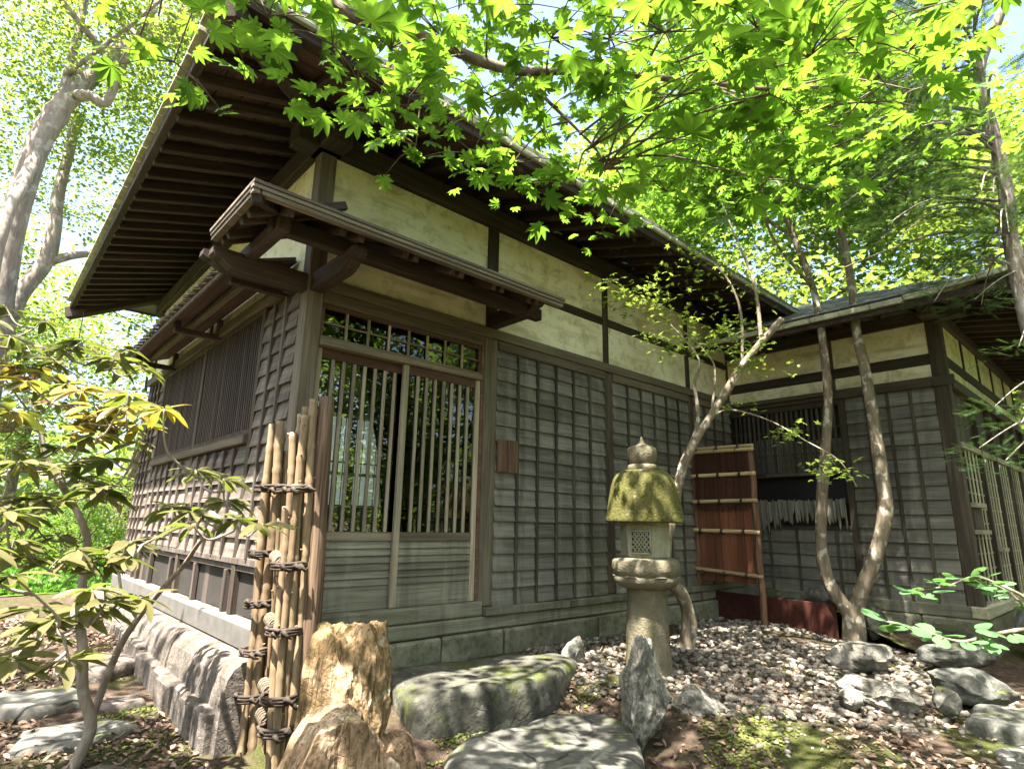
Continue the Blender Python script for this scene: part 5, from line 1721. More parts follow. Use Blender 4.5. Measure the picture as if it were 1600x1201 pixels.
for (x, y, z, r, n) in ((2.05, -.96, 2.92, .10, 26), (2.31, -1.0, 2.91, .13, 40), (2.57, -1.02, 2.86, .14, 45), (2.68, -1.06, 2.62, .12, 30), (2.9, -1.13, 2.54, .14, 50), (3.04, -1.31, 2.57, .16, 70),
                        (3.19, -1.46, 2.71, .16, 70), (3.24, -1.5, 2.53, .14, 55), (2.93, -1.15, 2.85, .14, 45), (3.41, -1.56, 2.36, .12, 40), (3.37, -1.44, 2.04, .10, 24), (3.44, -1.72, 1.78, .10, 26),
                        (3.58, -1.81, 1.79, .09, 20), (3.67, -1.95, 1.53, .10, 30), (3.6, -2.05, 1.43, .10, 30), (2.86, -1.03, 3.2, .18, 40), (3.75, -1.4, 3.4, .3, 120), (3.6, -1.2, 4.2, .4, 200), (3.45, -1.1, 3.55, .25, 120), (2.75, -0.95, 3.05, .12, 40)):
    pts.append(np.array([x, y, z])+rng.normal(0, 1, (n, 3))*np.array([r, r, r*0.35]))
pts = np.concatenate(pts)
V, F = leaf_arrays(pts-np.array(CB), rng.uniform(.03, .055, len(pts)), SH['maple5'], 1.0)
link('crown', arr_mesh('crown', V, F, M['leafpale']), ck)

# --- the big overhanging maple: trunk outside the frame, limb across the top
OB = (-2.75, -2.3, -0.33)
om = empty('maple_tree', OB, 'large leaved maple whose limb and bright green leaves hang across the top of the view', 'tree')
limb = [(-2.75, -2.3, -.35), (-2.7, -2.25, 1.2), (-2.5, -2.1, 2.6), (-2.1, -1.9, 3.5)]
trunk_mesh(om, OB, [
    ([(-2.75, -2.3, -.4), (-2.72, -2.28, 0.8), (-2.62, -2.2, 2.0), (-2.5, -2.15, 3.2), (-2.3, -2.2, 4.6), (-1.8, -2.3, 5.6), (-1.1, -2.4, 6.3)], 0.14, 0.05),
    ([(-2.1, -2.25, 5.0), (-1.4, -1.7, 5.6), (-.6, -1.5, 6.1)], 0.05, 0.02), ([(-1.8, -2.3, 5.6), (-.8, -3.0, 5.9), (0.4, -3.2, 6.2)], 0.05, 0.02), ([(-1.1, -2.4, 6.3), (0.2, -2.2, 6.5), (1.6, -1.9, 6.4)], 0.05, 0.015)], M['barkbrown'], 'trunk', 10)
trunk_mesh(om, OB, [
    ([(-2.5, -2.15, 3.1), (-1.8, -1.75, 3.45), (-1.2, -1.55, 3.48), (-.78, -1.58, 3.34), (-.7, -1.64, 3.23), (-.59, -1.72, 3.17), (-.4, -1.85, 3.13), (-.26, -1.96, 3.06), (-.12, -2.06, 3.0), (.02, -2.16, 2.98), (.21, -2.3, 3.01), (.45, -2.47, 3.02), (.7, -2.65, 3.02), (.96, -2.84, 3.02), (1.2, -3.05, 3.05)], 0.045, 0.007),
    ([(.02, -2.16, 2.98), (.09, -2.21, 2.86), (.18, -2.28, 2.74), (.28, -2.35, 2.61), (.31, -2.37, 2.52)], 0.010, 0.003),
    ([(-1.2, -1.55, 3.48), (-1.15, -1.7, 3.1), (-1.1, -1.9, 2.8), (-1.0, -2.05, 2.65)], 0.012, 0.003),
    ([(-1.2, -1.55, 3.48), (-1.25, -1.3, 3.3), (-1.25, -1.2, 3.1)], 0.010, 0.003)], M['barkbrown'], 'limb', 9)
sprays = [[-1.14, -1.88, 2.65, 0.16, 9], [-1.05, -2.08, 2.59, 0.2, 12], [-1.21, -1.54, 2.67, 0.2, 10], [-1.29, -1.04, 3.07, 0.25, 12], [-0.88, -2.21, 2.5, 0.2, 14], [-0.84, -2.33, 2.35, 0.18, 12], [-0.7, -2.26, 2.57, 0.22, 14], [-0.62, -2.27, 2.42, 0.15, 8], [-0.48, -2.24, 2.77, 0.3, 20], [-0.58, -1.95, 2.58, 0.2, 8], [-0.3, -1.8, 2.63, 0.22, 12], [-0.11, -1.97, 2.6, 0.25, 16], [0.03, -2.08, 2.56, 0.2, 12], [-0.2, -2.2, 2.7, 0.3, 18], [-0.06, -2.4, 2.94, 0.35, 24], [0.08, -2.18, 2.74, 0.3, 20], [0.25, -2.25, 2.47, 0.25, 18], [0.34, -2.41, 2.72, 0.3, 20], [0.5, -2.35, 2.5, 0.25, 16], [0.05, -2.61, 2.86, 0.35, 24], [-0.02, -2.9, 2.64, 0.35, 26], [0.21, -2.8, 2.58, 0.3, 22], [0.06, -3.06, 2.48, 0.3, 24], [0.31, -2.84, 2.41, 0.3, 22], [0.04, -3.18, 2.5, 0.3, 22], [0.19, -3.14, 2.37, 0.3, 24], [0.17, -3.27, 2.41, 0.3, 24], [0.39, -3.15, 2.27, 0.25, 18], [0.25, -3.36, 2.47, 0.3, 22], [0.41, -3.33, 2.35, 0.3, 22], [0.47, -3.22, 2.27, 0.2, 14], [0.61, -3.45, 2.6, 0.3, 20], [0.75, -3.42, 2.54, 0.25, 14], [0.48, -2.95, 2.28, 0.22, 14], [0.68, -3.12, 2.23, 0.15, 8], [0.47, -2.57, 2.39, 0.25, 14], [0.91, -3.53, 2.87, 0.3, 14], [-0.95, -2.1, 2.77, 0.3, 18], [-0.33, -2.31, 2.98, 0.35, 22], [0.09, -3.04, 2.77, 0.35, 20], [0.36, -3.4, 2.69, 0.3, 20]]
limb_pts = smooth_path([(-2.0, -1.85, 3.4), (-1.2, -1.55, 3.48), (-.78, -1.58, 3.34), (-.4, -1.85, 3.13), (.02, -2.16, 2.98), (.45, -2.47, 3.02), (.96, -2.84, 3.02), (1.2, -3.05, 3.05)], 6)+smooth_path([(.02, -2.16, 2.98), (.18, -2.28, 2.74), (.31, -2.37, 2.52)], 4)+[Vector(p) for p in ((-.78, -1.58, 3.34), (-.4, -1.85, 3.13), (.02, -2.16, 2.98), (.18, -2.28, 2.74), (.45, -2.47, 3.02), (.7, -2.65, 3.02), (-1.15, -1.7, 3.1), (-1.25, -1.3, 3.3))]
twm = MB()
leafpos = []
for (x, y, z, r, n) in sprays:
    c = Vector((x, y, z))
    q = min(limb_pts, key=lambda p: (p-c).length+random.uniform(0, .35))
    twm.tube([p-Vector(OB) for p in smooth_path([q, q.lerp(c, .5)+Vector((0, 0, .06)), c], 4)], [0.006-0.004*i/8 for i in range(9)], 5)
    for k in range(n if x < .1 else int(n*.68)):
        a = random.uniform(0, 6.28); rr = 1.15*r*math.sqrt(random.random())
        leafpos.append((x+rr*math.cos(a), y+rr*math.sin(a), z+random.gauss(0, r*.22)-0.12*rr))
        if k % 3 == 0:
            twm.tube([c-Vector(OB), c.lerp(Vector(leafpos[-1]), .5)-Vector(OB)+Vector((0, 0, .02)), Vector(leafpos[-1])-Vector(OB)], [0.003, 0.002, 0.0012], 4)
twm.build('twigs', M['barkbrown'], om, True)['kind'] = 'stuff'
leafpos = np.array(leafpos)
dist = np.linalg.norm(leafpos-np.array(CAM), axis=1)
order = np.argsort(dist)
near, far = order[:290], order[290:]
variants = []
for k in range(9):
    V, F = SH['maple9']
    V = V.copy(); V[:, 2] += rng.normal(0, .03, len(V))+rng.uniform(-.35, .25)*V[:, 1]**2+rng.uniform(-.3, .3)*V[:, 0]*V[:, 1]-rng.uniform(0, .25)*V[:, 0]**2; V[:, 1] *= rng.uniform(.85, 1.1)
    variants.append(arr_mesh('leaf', V, F, M['mapleobj']))
for i in near:
    p = leafpos[i]
    s = random.uniform(.048, .098)
    o = link('leaf', variants[int(i) % 9], om, tuple(p-np.array(OB)))
    nrm = Vector((random.gauss(0, .35), random.gauss(0, .35), 1)).normalized()
    o.rotation_euler = (nrm.to_track_quat('Z', 'Y') @ Euler((0, 0, random.uniform(0, 6.28))).to_quaternion()).to_euler()
    o.scale = (s, s, s)
mid = [[2.28, -2.67, 3.33], [0.17, -1.93, 3.82], [0.45, -2.2, 3.82], [2.29, -3.29, 3.29], [1.69, -1.3, 3.36], [2.24, -2.89, 3.96], [1.76, -2.5, 4.56], [2.92, -2.86, 4.77], [2.56, -2.99, 4.87], [0.84, -2.0, 4.0], [1.59, -2.95, 3.63], [2.27, -2.32, 4.23], [0.22, -1.63, 3.64], [1.0, -2.17, 3.46], [1.18, -1.52, 3.13], [1.79, -2.38, 3.46], [2.05, -2.16, 4.36], [0.13, -1.52, 3.54], [2.41, -1.79, 3.52], [1.51, -2.66, 2.97], [1.86, -2.48, 3.15], [2.01, -1.77, 4.36], [0.21, -2.04, 3.23], [1.58, -1.32, 4.03], [3.28, -2.97, 4.71], [2.18, -2.9, 4.41], [0.25, -1.72, 3.32], [0.15, -1.94, 3.19], [-0.47, -1.31, 3.6], [1.42, -1.78, 4.05], [2.75, -2.83, 4.44], [1.28, -1.45, 3.88], [1.59, -1.75, 3.68], [-0.53, -1.43, 3.71], [-0.05, -1.86, 3.48], [2.15, -3.05, 3.87], [1.42, -1.43, 3.79], [2.88, -3.09, 4.27], [1.41, -1.88, 3.46], [0.24, -2.0, 3.13], [0.75, -2.21, 2.8], [1.58, -2.03, 3.91], [2.05, -2.52, 3.83], [1.0, -2.1, 3.32], [1.1, -2.27, 3.18], [3.59, -3.06, 3.89]]
mp_ = np.concatenate([np.array(c)+rng.normal(0, 1, (20, 3))*np.array([.24, .24, .07]) for c in mid])
farpos = np.concatenate([leafpos[far], mp_])
fsz = np.concatenate([rng.uniform(.05, .09, len(far)), rng.uniform(.045, .08, len(mp_))])
VV, FF, kk = [], [], 0
for q in range(6):
    v9, f9 = SH['maple9']; v9 = v9.copy()
    v9[:, 2] += rng.normal(0, .03, len(v9))+rng.uniform(-.4, .25)*v9[:, 1]**2+rng.uniform(-.35, .35)*v9[:, 0]*v9[:, 1]-rng.uniform(0, .3)*v9[:, 0]**2
    V, F = leaf_arrays(farpos[q::6]-np.array(OB), fsz[q::6], (v9, f9), .9)
    VV.append(V); FF.append(F+kk); kk += len(V)
V, F = np.concatenate(VV), np.concatenate(FF)
o = link('foliage', arr_mesh('foliage', V, F, M['maple']), om); o['kind'] = 'stuff'
# its high crown, which shades the garden
pts = np.concatenate([clump_points((0.0, -2.5, 6.2), (2.9, 1.7, 0.9), 1500, 52, .20, .5),
                      clump_points((-1.6, -2.6, 5.6), (1.4, 1.3, 0.8), 450, 15, .20, .5),
                      clump_points((1.9, -1.9, 6.2), (1.6, 1.2, 0.8), 700, 24, .20, .5),
                      clump_points((-3.4, 0.8, 5.6), (0.9, 1.9, 0.5), 1000, 34, .2, .5)])
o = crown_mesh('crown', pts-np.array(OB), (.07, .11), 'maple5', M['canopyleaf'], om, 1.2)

# --- conifer at the right edge
KB = (4.55, -3.45, -0.1)
cf = empty('conifer_tree', KB, 'dark flat needled conifer at the right edge drooping over the wing corner', 'tree')
paths = [([(4.55, -3.45, -.15), (4.53, -3.4, 1.0), (4.5, -3.3, 2.34), (4.48, -3.29, 2.87), (4.48, -3.28, 3.32), (4.48, -3.31, 3.9), (4.48, -3.29, 4.53), (4.48, -3.29, 4.99), (4.5, -3.48, 5.42), (4.52, -3.61, 5.74), (4.53, -3.75, 6.5)], 0.075, 0.03)]
spr = []
bough_dir = []
for i in range(64):
    z = 3.1+3.4*i/64
    a = R(137)+random.gauss(0, .75)
    l = random.uniform(.6, 1.35)*(1.0 if z > 3.5 else .5)
    p0 = Vector((4.48, -3.3, z)); d = Vector((math.cos(a), math.sin(a), 0))
    pp = [p0+d*(l*t)+Vector((0, 0, 0.16*math.sin(t*2.6)-0.34*t*t)) for t in (0, .25, .5, .75, 1.0)]
    paths.append((pp, 0.013, 0.003))
    P = smooth_path(pp, 4)
    side = Vector((-d.y, d.x, 0))
    for k in range(3, len(P)):
        for s in (-1, 1):
            w = 0.34*(1-abs(k/len(P)-.55))
            for t in np.arange(0.04, w, 0.055):
                q = P[k]+side*s*t+d*(t*.7)+Vector((0, 0, -.12*t+random.gauss(0, .012)))
                spr.append((q, (side*s*.8+d*.7)))
for (x, y, z) in ((4.12, -3.03, 2.80), (4.10, -3.24, 2.36), (4.03, -3.05, 1.92), (3.96, -3.19, 1.77), (4.13, -2.90, 1.63), (4.07, -3.05, 1.52), (4.08, -2.64, 3.23)):
    for k in range(42):
        a = random.uniform(0, 6.28); rr = .20*math.sqrt(random.random())
        q = Vector((x+rr*math.cos(a), y+rr*math.sin(a), z-.2*rr+random.gauss(0, .03)))
        spr.append((q, Vector((math.cos(a), math.sin(a), -.15))))
    paths.append(([(4.5, -3.32, z+.3), ((4.5+x)/2, (y-3.32)/2, z+.18), (x, y, z)], 0.010, 0.003))
trunk_mesh(cf, KB, paths, M['barkgrey'], 'trunk', 7, .15)
pos = np.array([s[0] for s in spr]); aim = np.array([s[1] for s in spr])
V, F = leaf_arrays(pos-np.array(KB), rng.uniform(.09, .15, len(pos)), SH['needles'], 1.6, aim)
link('crown', arr_mesh('crown', V, F, M['leafdark']), cf)
# pale bare boughs crossing in front of the needles
trunk_mesh(cf, KB, [([(4.48, -3.29, 4.2), (4.1, -2.9, 4.28), (3.7, -2.5, 4.4), (3.4, -2.2, 4.5)], .016, .005), ([(4.48, -3.28, 3.4), (4.1, -2.9, 3.42), (3.75, -2.55, 3.25), (3.5, -2.3, 3.1)], .014, .004), ([(4.48, -3.3, 3.7), (4.05, -2.8, 3.78), (3.6, -2.4, 3.9)], .015, .005)], M['barkpale'], 'bough', 7)

# --- rhododendron
RB = (-0.9, 0.19, -0.30)
rh = empty('rhododendron', RB, 'leggy rhododendron with long drooping leaves in front of the sunlit side wall', 'shrub')
rpaths = [([(-.9, .19, -.32), (-.83, .18, -.08), (-.89, .19, .11), (-.92, .19, .3), (-.96, .19, .49), (-.98, .2, .75), (-.99, .2, .88), (-1.07, .21, 1.05), (-1.22, .23, 1.28), (-1.29, .24, 1.49)], .032, .012),
          ([(-.85, .25, -.25), (-.78, .26, .14), (-.75, .08, .39), (-.68, -.12, .6), (-.63, -.36, .77), (-.64, -.67, .91), (-.59, -.95, 1.0)], .022, .006)]
whorls = [[-1.34, -0.12, 1.63], [-1.19, -0.39, 1.58], [-1.04, -0.65, 1.55], [-0.93, -0.86, 1.47], [-1.41, 0.27, 1.9], [-1.23, 0.1, 1.9], [-1.39, -0.16, 1.43], [-0.94, -0.54, 1.35], [-1.14, -0.23, 1.39], [-0.76, -0.87, 1.03], [-0.61, -1.0, 1.0], [-0.52, -1.08, 0.98], [-0.8, -0.71, 1.05], [-1.27, -0.42, 1.07], [-1.12, -0.63, 0.86], [-1.3, -0.74, 0.84], [-0.96, -0.77, 0.83], [-1.24, -0.88, 0.66], [-1.06, -0.9, 0.65], [-0.91, -0.9, 0.68], [-1.3, -1.06, 0.52], [-1.15, -1.04, 0.5], [-1.37, -0.52, 1.22], [-1.06, -0.5, 1.13], [-1.21, -0.25, 1.22], [-1.53, 0.56, 2.17], [-1.35, 0.43, 2.1], [-1.04, -0.05, 1.84], [-1.35, -1.1, 0.8], [-1.39, -0.85, 1.01]]
for k in range(80):
    w = random.choice(whorls); whorls.append([w[0]+random.gauss(0, .13)-.05, w[1]+random.gauss(0, .16)+.12, w[2]+random.gauss(0, .09)])
nodes = [Vector(p) for pts_, a, b in rpaths for p in pts_[3:]]
rl = []
rvar = []
for k in range(4):
    xs_ = np.linspace(0, 1, 8); v = []; f = []
    dr = rng.uniform(.08, .3)
    for i, x in enumerate(xs_):
        w = 0.155*math.sin(math.pi*min(1, x*.93+.05))**.75 if 0 < i < 7 else .008
        z = -dr*x*x
        v += [(x, -w, z+.25*w), (x, 0, z), (x, w, z+.25*w)]
    for i in range(7):
        f += [(i*3, i*3+1, i*3+4, i*3+3), (i*3+1, i*3+2, i*3+5, i*3+4)]
    rvar.append((np.array(v), np.array(f)))
whorls.sort(key=lambda c: min((p-Vector(c)).length for p in nodes))
for c in whorls:
    c = Vector(c)
    q = min(nodes, key=lambda p: (p-c).length+max(0, p.z-c.z)*.8)
    mid = q.lerp(c, .55)+Vector((random.gauss(0, .03), random.gauss(0, .03), -.05))
    rpaths.append(([q, mid, c], .0065, .003))
    nodes += [mid, q.lerp(mid, .6), mid.lerp(c, .5)]
    for k in range(random.randint(9, 13)):
        a = random.uniform(0, 6.28)
        d = Vector((math.cos(a), math.sin(a), random.gauss(-.12, .22)))
        rl.append((c+d*.012, d, random.uniform(.09, .155), 1.36 < c.z < 1.78))
trunk_mesh(rh, RB, rpaths, M['barkgrey'], 'stem', 7, .15)
rm = {}
for key, mat in (('g', 'rhodo'), ('y', 'rhodoyellow'), ('d', 'deadleaf')):
    rm[key] = [arr_mesh('leaf', v, f, M[mat], True) for v, f in rvar]
rl.sort(key=lambda r: (r[0]-CAM).length-(3.0 if r[3] else 0))
massV, massF, kk = [], [], 0
for i, (p, d, s, yel) in enumerate(rl):
    x = d.normalized(); n_ = Vector((random.gauss(0, .3), random.gauss(0, .3), 1)); n_ = (n_-x*n_.dot(x)).normalized(); y_ = n_.cross(x)
    MM = Matrix((x, y_, n_)).transposed()
    if i < 290:
        key = 'y' if (yel and random.random() < .5) or random.random() < .05 else ('d' if random.random() < .05 else 'g')
        o = link('leaf', rm[key][i % 4], rh, p-Vector(RB), MM.to_euler()); o.scale = (s, s, s)
        if key == 'y': o['label'] = 'sunlit yellow leaf'
        if key == 'd': o['label'] = 'dead brown leaf'
    else:
        v, f = rvar[i % 4]
        massV.append((v*s) @ np.array(MM).T + np.array(p-Vector(RB))); massF.append(f+kk); kk += len(v)
if massV:
    o = link('foliage', arr_mesh('foliage', np.concatenate(massV), np.concatenate(massF), M['rhodomass'], True), rh); o['kind'] = 'stuff'

# --- round leaved branch on the right
QB = (2.75, -3.5, -0.32)
rd = empty('round_leaved_shrub', QB, 'shrub with round blue green leaves reaching in from the right edge over the stones', 'shrub')
t1 = [(2.75, -3.5, -.3), (2.55, -3.42, .45), (2.38, -3.28, .55), (2.24, -3.16, .536), (2.11, -3.03, .495), (1.97, -2.91, .542), (1.845, -2.81, .58)]
t2 = [(2.75, -3.5, -.3), (2.7, -3.35, .5), (2.51, -3.10, .763), (2.36, -2.95, .725), (2.24, -2.82, .693)]
t3 = [(2.7, -3.4, .3), (2.62, -3.2, .66), (2.66, -3.08, .74)]
trunk_mesh(rd, QB, [(t1, .014, .004), (t2, .011, .003), (t3, .009, .003)], M['barkpale'], 'stem', 7, .1)
V0 = []
for k in range(13):
    t = 2*math.pi*k/12*0.955+.14
    V0.append((0.5-0.5*math.cos(t), 0.46*math.sin(t), -.05*abs(math.sin(t))))
v, f = fan(V0, (0.45, 0, .03))
rlm = [arr_mesh('leaf', v*np.array([1, rng.uniform(.9, 1.1), rng.uniform(.5, 2)]), f, M['roundleaf']) for _ in range(3)]
cnt = 0
for path_, lo in ((t1, 3), (t2, 1), (t3, 1)):
    P_ = smooth_path(path_, 8)
    for k in range(lo*8-2, len(P_)):
        for s in (-1, 1):
            if random.random() < .42: continue
            d = (P_[min(k+1, len(P_)-1)]-P_[k-1]).normalized()
            side = Vector((-d.y, d.x, 0))*s
            sz = random.uniform(.06, .10)
            p = P_[k]+side*random.uniform(.01, .10)+Vector((0, 0, random.uniform(-.02, .03)))
            o = link('leaf', rlm[cnt % 3], rd, p-Vector(QB)); cnt += 1
            o.scale = (sz, sz, sz)
            o.rotation_euler = (random.gauss(0, .3), random.gauss(.15, .25), math.atan2(side.y+d.y*.6, side.x+d.x*.6)+random.gauss(0, .4))

# --- the big tree on the left behind the house
LB = (-1.55, 6.6, -0.1)
bt = tree('broadleaf_tree', LB, 'big leaning grey barked tree left of the house, its trunk forking high up', 'tree',
     [([(-1.5, 6.6, -.2), (-1.55, 6.6, 1.8), (-1.63, 6.62, 3.4), (-1.67, 6.62, 4.24), (-1.69, 6.61, 5.21), (-1.62, 6.62, 6.34), (-1.39, 6.63, 7.31), (-1.05, 6.65, 8.11), (-.7, 6.66, 8.85), (-.08, 6.69, 9.76), (.22, 6.71, 10.78)], .19, .115),
      ([(-1.62, 6.62, 6.34), (-1.67, 6.32, 5.6), (-1.76, 6.11, 4.97), (-1.78, 6.01, 4.2), (-1.7, 6.2, 2.8), (-1.6, 6.4, 1.0)], .075, .09),
      ([(-1.39, 6.63, 7.31), (-1.17, 6.34, 7.26), (-.97, 6.25, 7.2), (-.89, 6.15, 7.66), (-.81, 6.06, 8.23), (-.6, 5.9, 9.0)], .085, .04),
      ([(-1.46, 6.63, 7.3), (-1.47, 6.63, 7.95), (-1.46, 6.63, 8.56), (-1.49, 6.62, 9.29), (-1.5, 6.6, 10.4)], .07, .04),
      ([(-1.0, 6.65, 8.2), (-2.2, 6.3, 9.0), (-3.2, 6.0, 9.4)], .06, .02), ([(-.7, 6.66, 8.85), (.6, 6.2, 9.3), (1.8, 6.0, 9.5)], .07, .02), ([(-1.5, 6.6, 7.6), (-.8, 5.4, 8.3), (-.4, 4.4, 8.6)], .04, .01)],
     [((-1.2, 6.8, 9.2), (2.6, 2.0, 2.2), 13000), ((-1.6, 7.4, 6.9), (1.2, 1.0, .7), 900), ((.9, 7.0, 8.6), (1.6, 1.5, 1.6), 5000), ((-.3, 5.2, 8.8), (1.3, 1.0, .9), 3000), ((-.7, 7.4, 7.3), (1.0, .8, .5), 700)],
     (.06, .10), 'quad', M['leafpale'], M['barkgrey'], None, 0.8, .25, .45, 50, 12)
tree('broadleaf_tree', (-1.6, 8.5, 0), 'second grey tree at the left edge, forked behind the leaning big tree', 'tree',
     [([(-1.65, 8.5, -.1), (-1.6, 8.52, 2.6), (-1.54, 8.54, 3.87), (-1.42, 8.54, 4.63), (-1.21, 8.56, 5.23), (-1.18, 8.56, 5.84), (-1.23, 8.55, 6.57), (-1.2, 8.6, 8.2)], .17, .08),
      ([(-1.18, 8.56, 5.25), (-.89, 8.57, 5.46), (-.54, 8.59, 5.65), (-.1, 8.6, 5.95), (.6, 8.7, 6.6)], .085, .03)],
     [((-1.0, 9.4, 8.4), (2.2, 1.6, 2.2), 7000), ((.5, 9.0, 7.0), (1.0, .9, .6), 700), ((-.3, 9.2, 5.3), (.6, .7, .35), 200)], (.07, .11), 'quad', M['leafpale'], M['barkgrey'], None, .8, .25, .45, 50, 10)

# --- trees standing round the garden, each with its own crown
def bgtree(x, y, h, rad, label, mat, n, size=(.13, .22), seed=0, bark='barkbrown', group='trees round the garden', low=0.28, shape='quad'):
    rs = random.Random(seed+17)
    z0 = G(x, y) if abs(x) < 12 and abs(y) < 12 else 0.0
    tr = [([(x, y, z0-.2), (x+rs.uniform(-.15, .15), y, z0+h*.3), (x+rs.uniform(-.3, .3), y+rs.uniform(-.2, .2), z0+h*.62), (x+rs.uniform(-.4, .4), y, z0+h*.93)], .10+h*.014, .03)]
    cl = []
    for i in range(7):
        a = i*2.4+seed; zz = z0+h*(low+.08+(.80-low)*i/6)
        rr = rad*(1-.35*abs(i/6-.35))*rs.uniform(.55, .95)
        ex, ey = x+rr*math.cos(a), y+rr*math.sin(a)
        tr.append(([(x, y, zz-.5), ((x+ex)/2, (y+ey)/2, zz-.05), (ex, ey, zz+.25)], .045, .01))
        cl.append(((x+rr*.72*math.cos(a), y+rr*.72*math.sin(a), zz), (rad*.55, rad*.55, h*.10), n//6))
    cl.append(((x, y, z0+h*.82), (rad*.6, rad*.6, h*.16), n//3))
    return tree('broadleaf_tree', (x, y, z0), label, 'tree', tr, cl, size, shape, M[mat], M[bark], group, .8, rad*.13, .5, 45, 8)
for i, a in enumerate([
    (9.2, 3.6, 10.5, 3.0, 'tall light green tree rising behind the joint of the two roofs', 'leafpale', 9000),
    (12.5, 0.4, 11.0, 3.2, 'broad light green tree behind the slate roof of the wing', 'leafpale', 9000),
    (13.0, -4.6, 10.0, 3.0, 'sunlit tree beyond the far end of the wing', 'leafpale', 8000),
    (6.2, 8.6, 11.5, 3.0, 'tall tree behind the ridge of the main roof', 'leafpale', 7000),
    (16.5, -1.8, 13.0, 3.6, 'high green tree far behind the wing on the right', 'leaf', 8000),
    (11.6, -8.2, 9.5, 2.8, 'leafy tree to the right of the wing beyond the garden', 'leafpale', 6500),
    (2.0, 17.0, 10.0, 3.2, 'pale tree across the lawn just left of the far eave corner', 'leafpale', 4200),
    (-2.6, 19.0, 11.0, 3.4, 'pale tree across the lawn at the left edge', 'leafpale', 3800),
    (-0.4, 24.0, 9.5, 3.6, 'hazy tree in the distance across the lawn', 'leafpale', 6000),
    (-3.4, 15.0, 9.0, 2.6, 'leafy tree on the left beside the lawn', 'leafpale', 4000),
    (5.4, 14.5, 11.0, 2.8, 'tree directly behind the main roof on the left', 'leafpale', 6000),
    (-5.4, 11.5, 10.0, 3.0, 'leafy tree beyond the left edge of the lawn', 'leafpale', 4500)]):
    bgtree(*a, seed=i)
# trees across the path behind the viewer, mirrored in the door glass
for i, a in enumerate([
    (3.6, -8.2, 7.5, 2.3, 'tree across the path, mirrored in the left door', 'leafpale', 6500),
    (6.8, -9.5, 8.5, 2.6, 'tree across the path, mirrored in the right door', 'leafpale', 6500),
    (9.6, -12.5, 10.0, 3.0, 'tall tree farther across the path', 'leafpale', 4500),
    (5.0, -13.5, 10.0, 3.0, 'tall tree behind the mirrored ones', 'leafpale', 4500),
    (7.6, -6.2, 7.0, 2.0, 'small unseen tree added right of the garden against low sky light', 'leaf', 4500),  # from here on unseen trees added to cut low sky light
    (-5.2, -6.0, 9.0, 2.6, 'unseen tree added behind the viewer on the left against sky light', 'leaf', 4500),
    (-6.4, 0.5, 9.5, 2.6, 'unseen tree added left of the garden against sky light', 'leaf', 4500),
    (1.2, -8.6, 8.0, 2.4, 'unseen tree added against sky light, left of the mirrored ones', 'leafpale', 4500)]):
    bgtree(*a, seed=40+i, low=0.16, group='trees across the path')

# --- the wood that closes the view all round, far off
n = 26000
an = rng.uniform(0, 2*np.pi, n); rr_ = rng.uniform(36, 46, n)
hh_ = np.array([6.5+3.5*noise.noise(Vector((math.cos(a)*5, math.sin(a)*5, 1))) for a in an])
zz_ = rng.uniform(0, 1, n)**.8*hh_
P_ = np.stack([rr_*np.cos(an), rr_*np.sin(an), zz_], 1)
V, F = leaf_arrays(P_, rng.uniform(.5, 1.0, n), SH['quad'], .4)
o = link('distant_woods', arr_mesh('distant_woods', V, F, M['leafpale'])); o['kind'] = 'stuff'

# --- round clipped shrubs and lawn on the left
def shrub(x, y, r, h, label, mat, n, group='shrubs along the lawn'):
    z0 = G(x, y) if abs(x) < 12 and abs(y) < 12 else 0.0
    o = empty('shrub', (x, y, z0), label, 'shrub', group)
    st = [([(0, 0, -.05), (math.cos(a)*r*.3, math.sin(a)*r*.3, h*.5), (math.cos(a)*r*.6, math.sin(a)*r*.6, h*.85)], .025, .008) for a in (0.3, 1.9, 3.4, 4.9)]
    trunk_mesh(o, (0, 0, 0), st, M['barkbrown'], 'stem', 6)
    q = rng.normal(0, 1, (n, 3)); q /= np.linalg.norm(q, axis=1)[:, None]; q[:, 2] = np.abs(q[:, 2])
    lump = np.array([1+.22*noise.noise(Vector((a*2.2+x, b*2.2+y, c*2.2))) for a, b, c in q])
    pts = q*lump[:, None]*np.array([r, r, h])*rng.uniform(.72, 1.0, n)[:, None]
    crown_mesh('foliage', pts, (.05, .09), 'quad', M[mat], o, .5)
for a in [(0.15, 10.6, 1.0, 1.3, 'rounded bright shrub just left of the house wall', 'leaf', 3500), (-0.95, 11.6, 1.1, 1.15, 'low rounded shrub in the middle of the lawn edge', 'leafpale', 3500),
          (1.0, 12.5, 1.2, 1.9, 'taller shrub behind the far house corner', 'leafpale', 3500), (-2.1, 12.8, 1.2, 1.4, 'shrub at the left edge of the lawn', 'leaf', 3000),
          (-0.1, 14.4, 1.3, 1.8, 'shrub farther back across the lawn', 'leafpale', 3000)]:
    shrub(*a)
for a in [(5.0, -6.8, 1.3, 2.6, 'rounded shrub across the path', 'leafpale', 4000), (7.6, -7.4, 1.4, 2.4, 'second rounded shrub across the path', 'leafpale', 4000), (3.0, -8.6, 1.4, 2.8, 'wide shrub across the path', 'leafpale', 4000)]:
    shrub(*a, group='shrubs across the path')
xs = np.linspace(-9, 3.2, 30); ys = np.linspace(6.2, 26, 40)
V = np.array([(x, y, G(x, y)+.012) for y in ys for x in xs])
i_, j_ = np.meshgrid(np.arange(29), np.arange(39)); a_ = (j_*30+i_).ravel()
M['lawn'] = m_plain('lawn_ground', (0.085, 0.17, 0.025), .95, .4, 5, .5, .1, 5, True)
o = link('lawn', arr_mesh('lawn', V, np.stack([a_, a_+1, a_+31, a_+30], 1), M['lawn'], True)); o['kind'] = 'structure'
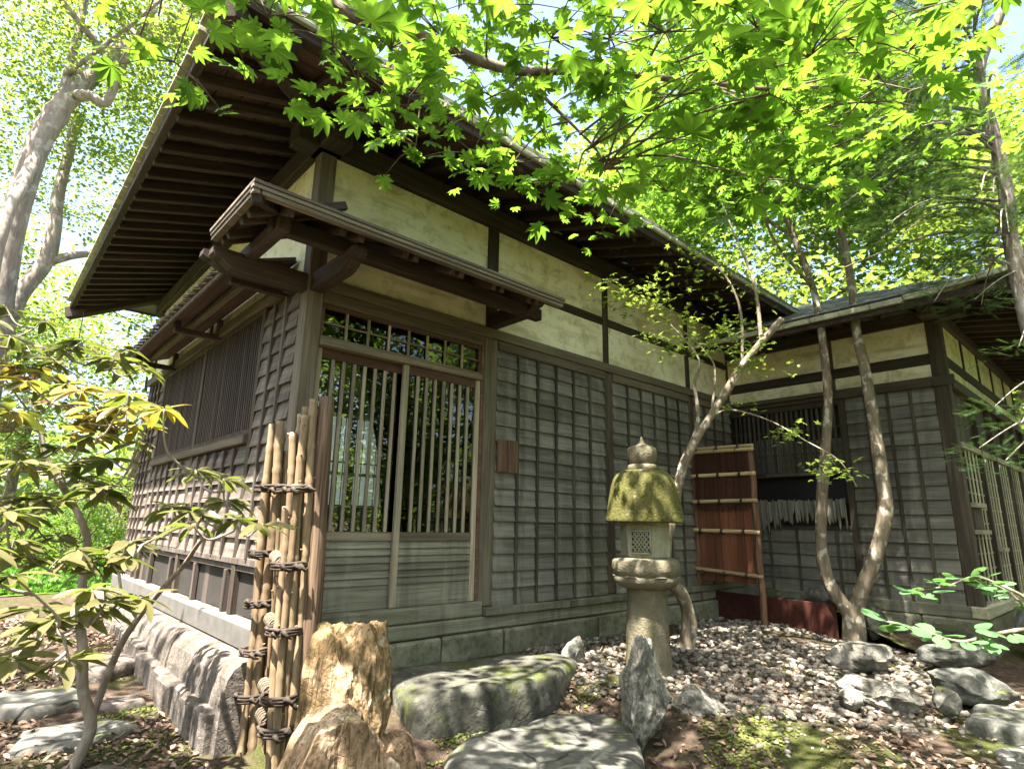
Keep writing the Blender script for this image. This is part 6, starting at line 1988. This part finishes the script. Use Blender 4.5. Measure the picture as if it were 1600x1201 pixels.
xs2 = np.linspace(1.0, 14, 30); ys2 = np.linspace(-12, -5.2, 20)
V = np.array([(x, y, G(x, y)+.012) for y in ys2 for x in xs2])
i_, j_ = np.meshgrid(np.arange(29), np.arange(19)); a_ = (j_*30+i_).ravel()
o = link('lawn', arr_mesh('lawn', V, np.stack([a_, a_+1, a_+31, a_+30], 1), M['lawn'], True)); o['kind'] = 'structure'
n = 14000
gx, gy = rng.uniform(-3.2, 2.2, n), 6.3+rng.uniform(0, 1, n)**1.6*12
P_ = np.stack([gx, gy, np.array([G(a, b) for a, b in zip(gx, gy)])+.01], 1)
V, F = leaf_arrays(P_, rng.uniform(.05, .12, n), SH['quad'], 0.0, np.array([[0, 0, 1.0]]))
o = link('grass', arr_mesh('grass', V, F, M['grass'])); o['kind'] = 'stuff'

# --- leaf litter, moss and twigs on the ground
pl = []
for _ in range(13000):
    if random.random() < .55: x, y = random.uniform(-1.6, -.32), random.uniform(-1.2, 4.0)
    else: x, y = random.uniform(.2, 3.6), random.uniform(-3.3, -.15)
    if noise.noise(Vector((x*1.9, y*1.9, 5.5))) < random.uniform(-.25, .12): continue   # leaves lie in drifts
    pl.append((x, y, G(x, y)+random.uniform(.006, .02)))
flat_leaves('leaf_litter', pl, rng.uniform(.018, .062, len(pl)), M['litter'])
mp, ms = [], []
for (x, y, r, n) in ((1.95, -1.98, .22, 420), (1.62, -2.15, .16, 260), (2.4, -1.9, .13, 160), (1.2, -1.0, .16, 240), (0.78, -1.0, .14, 200), (1.75, -1.02, .10, 120), (-.45, .95, .18, 260), (-.5, .4, .16, 220), (2.15, -2.0, .15, 180), (0.55, -1.15, .10, 140)):
    for _ in range(n):
        a = random.uniform(0, 6.28); rr = r*math.sqrt(random.random())*random.uniform(.6, 1.3)
        px_, py_ = x+rr*math.cos(a)*1.4, y+rr*math.sin(a)
        mp.append((px_, py_, G(px_, py_)+.004)); ms.append(random.uniform(.007, .017))
o = scatter_mesh('moss', np.array(mp), np.array(ms), None, M['moss']); o['kind'] = 'stuff'
m = MB()
for _ in range(70):
    x, y = random.choice([(random.uniform(-1.5, -.3), random.uniform(-1, 3)), (random.uniform(.5, 3.8), random.uniform(-3.2, -.6))])
    a = random.uniform(0, 6.28); l = random.uniform(.05, .2)
    p = Vector((x, y, G(x, y)+.012)); d = Vector((math.cos(a), math.sin(a), random.uniform(0, .1)))
    m.tube([p, p+d*l*.5+Vector((random.gauss(0, .01), random.gauss(0, .01), .005)), p+d*l], [.0035, .003, .0015], 4)
o = m.build('fallen_twigs', M['barkbrown']); o['kind'] = 'stuff'
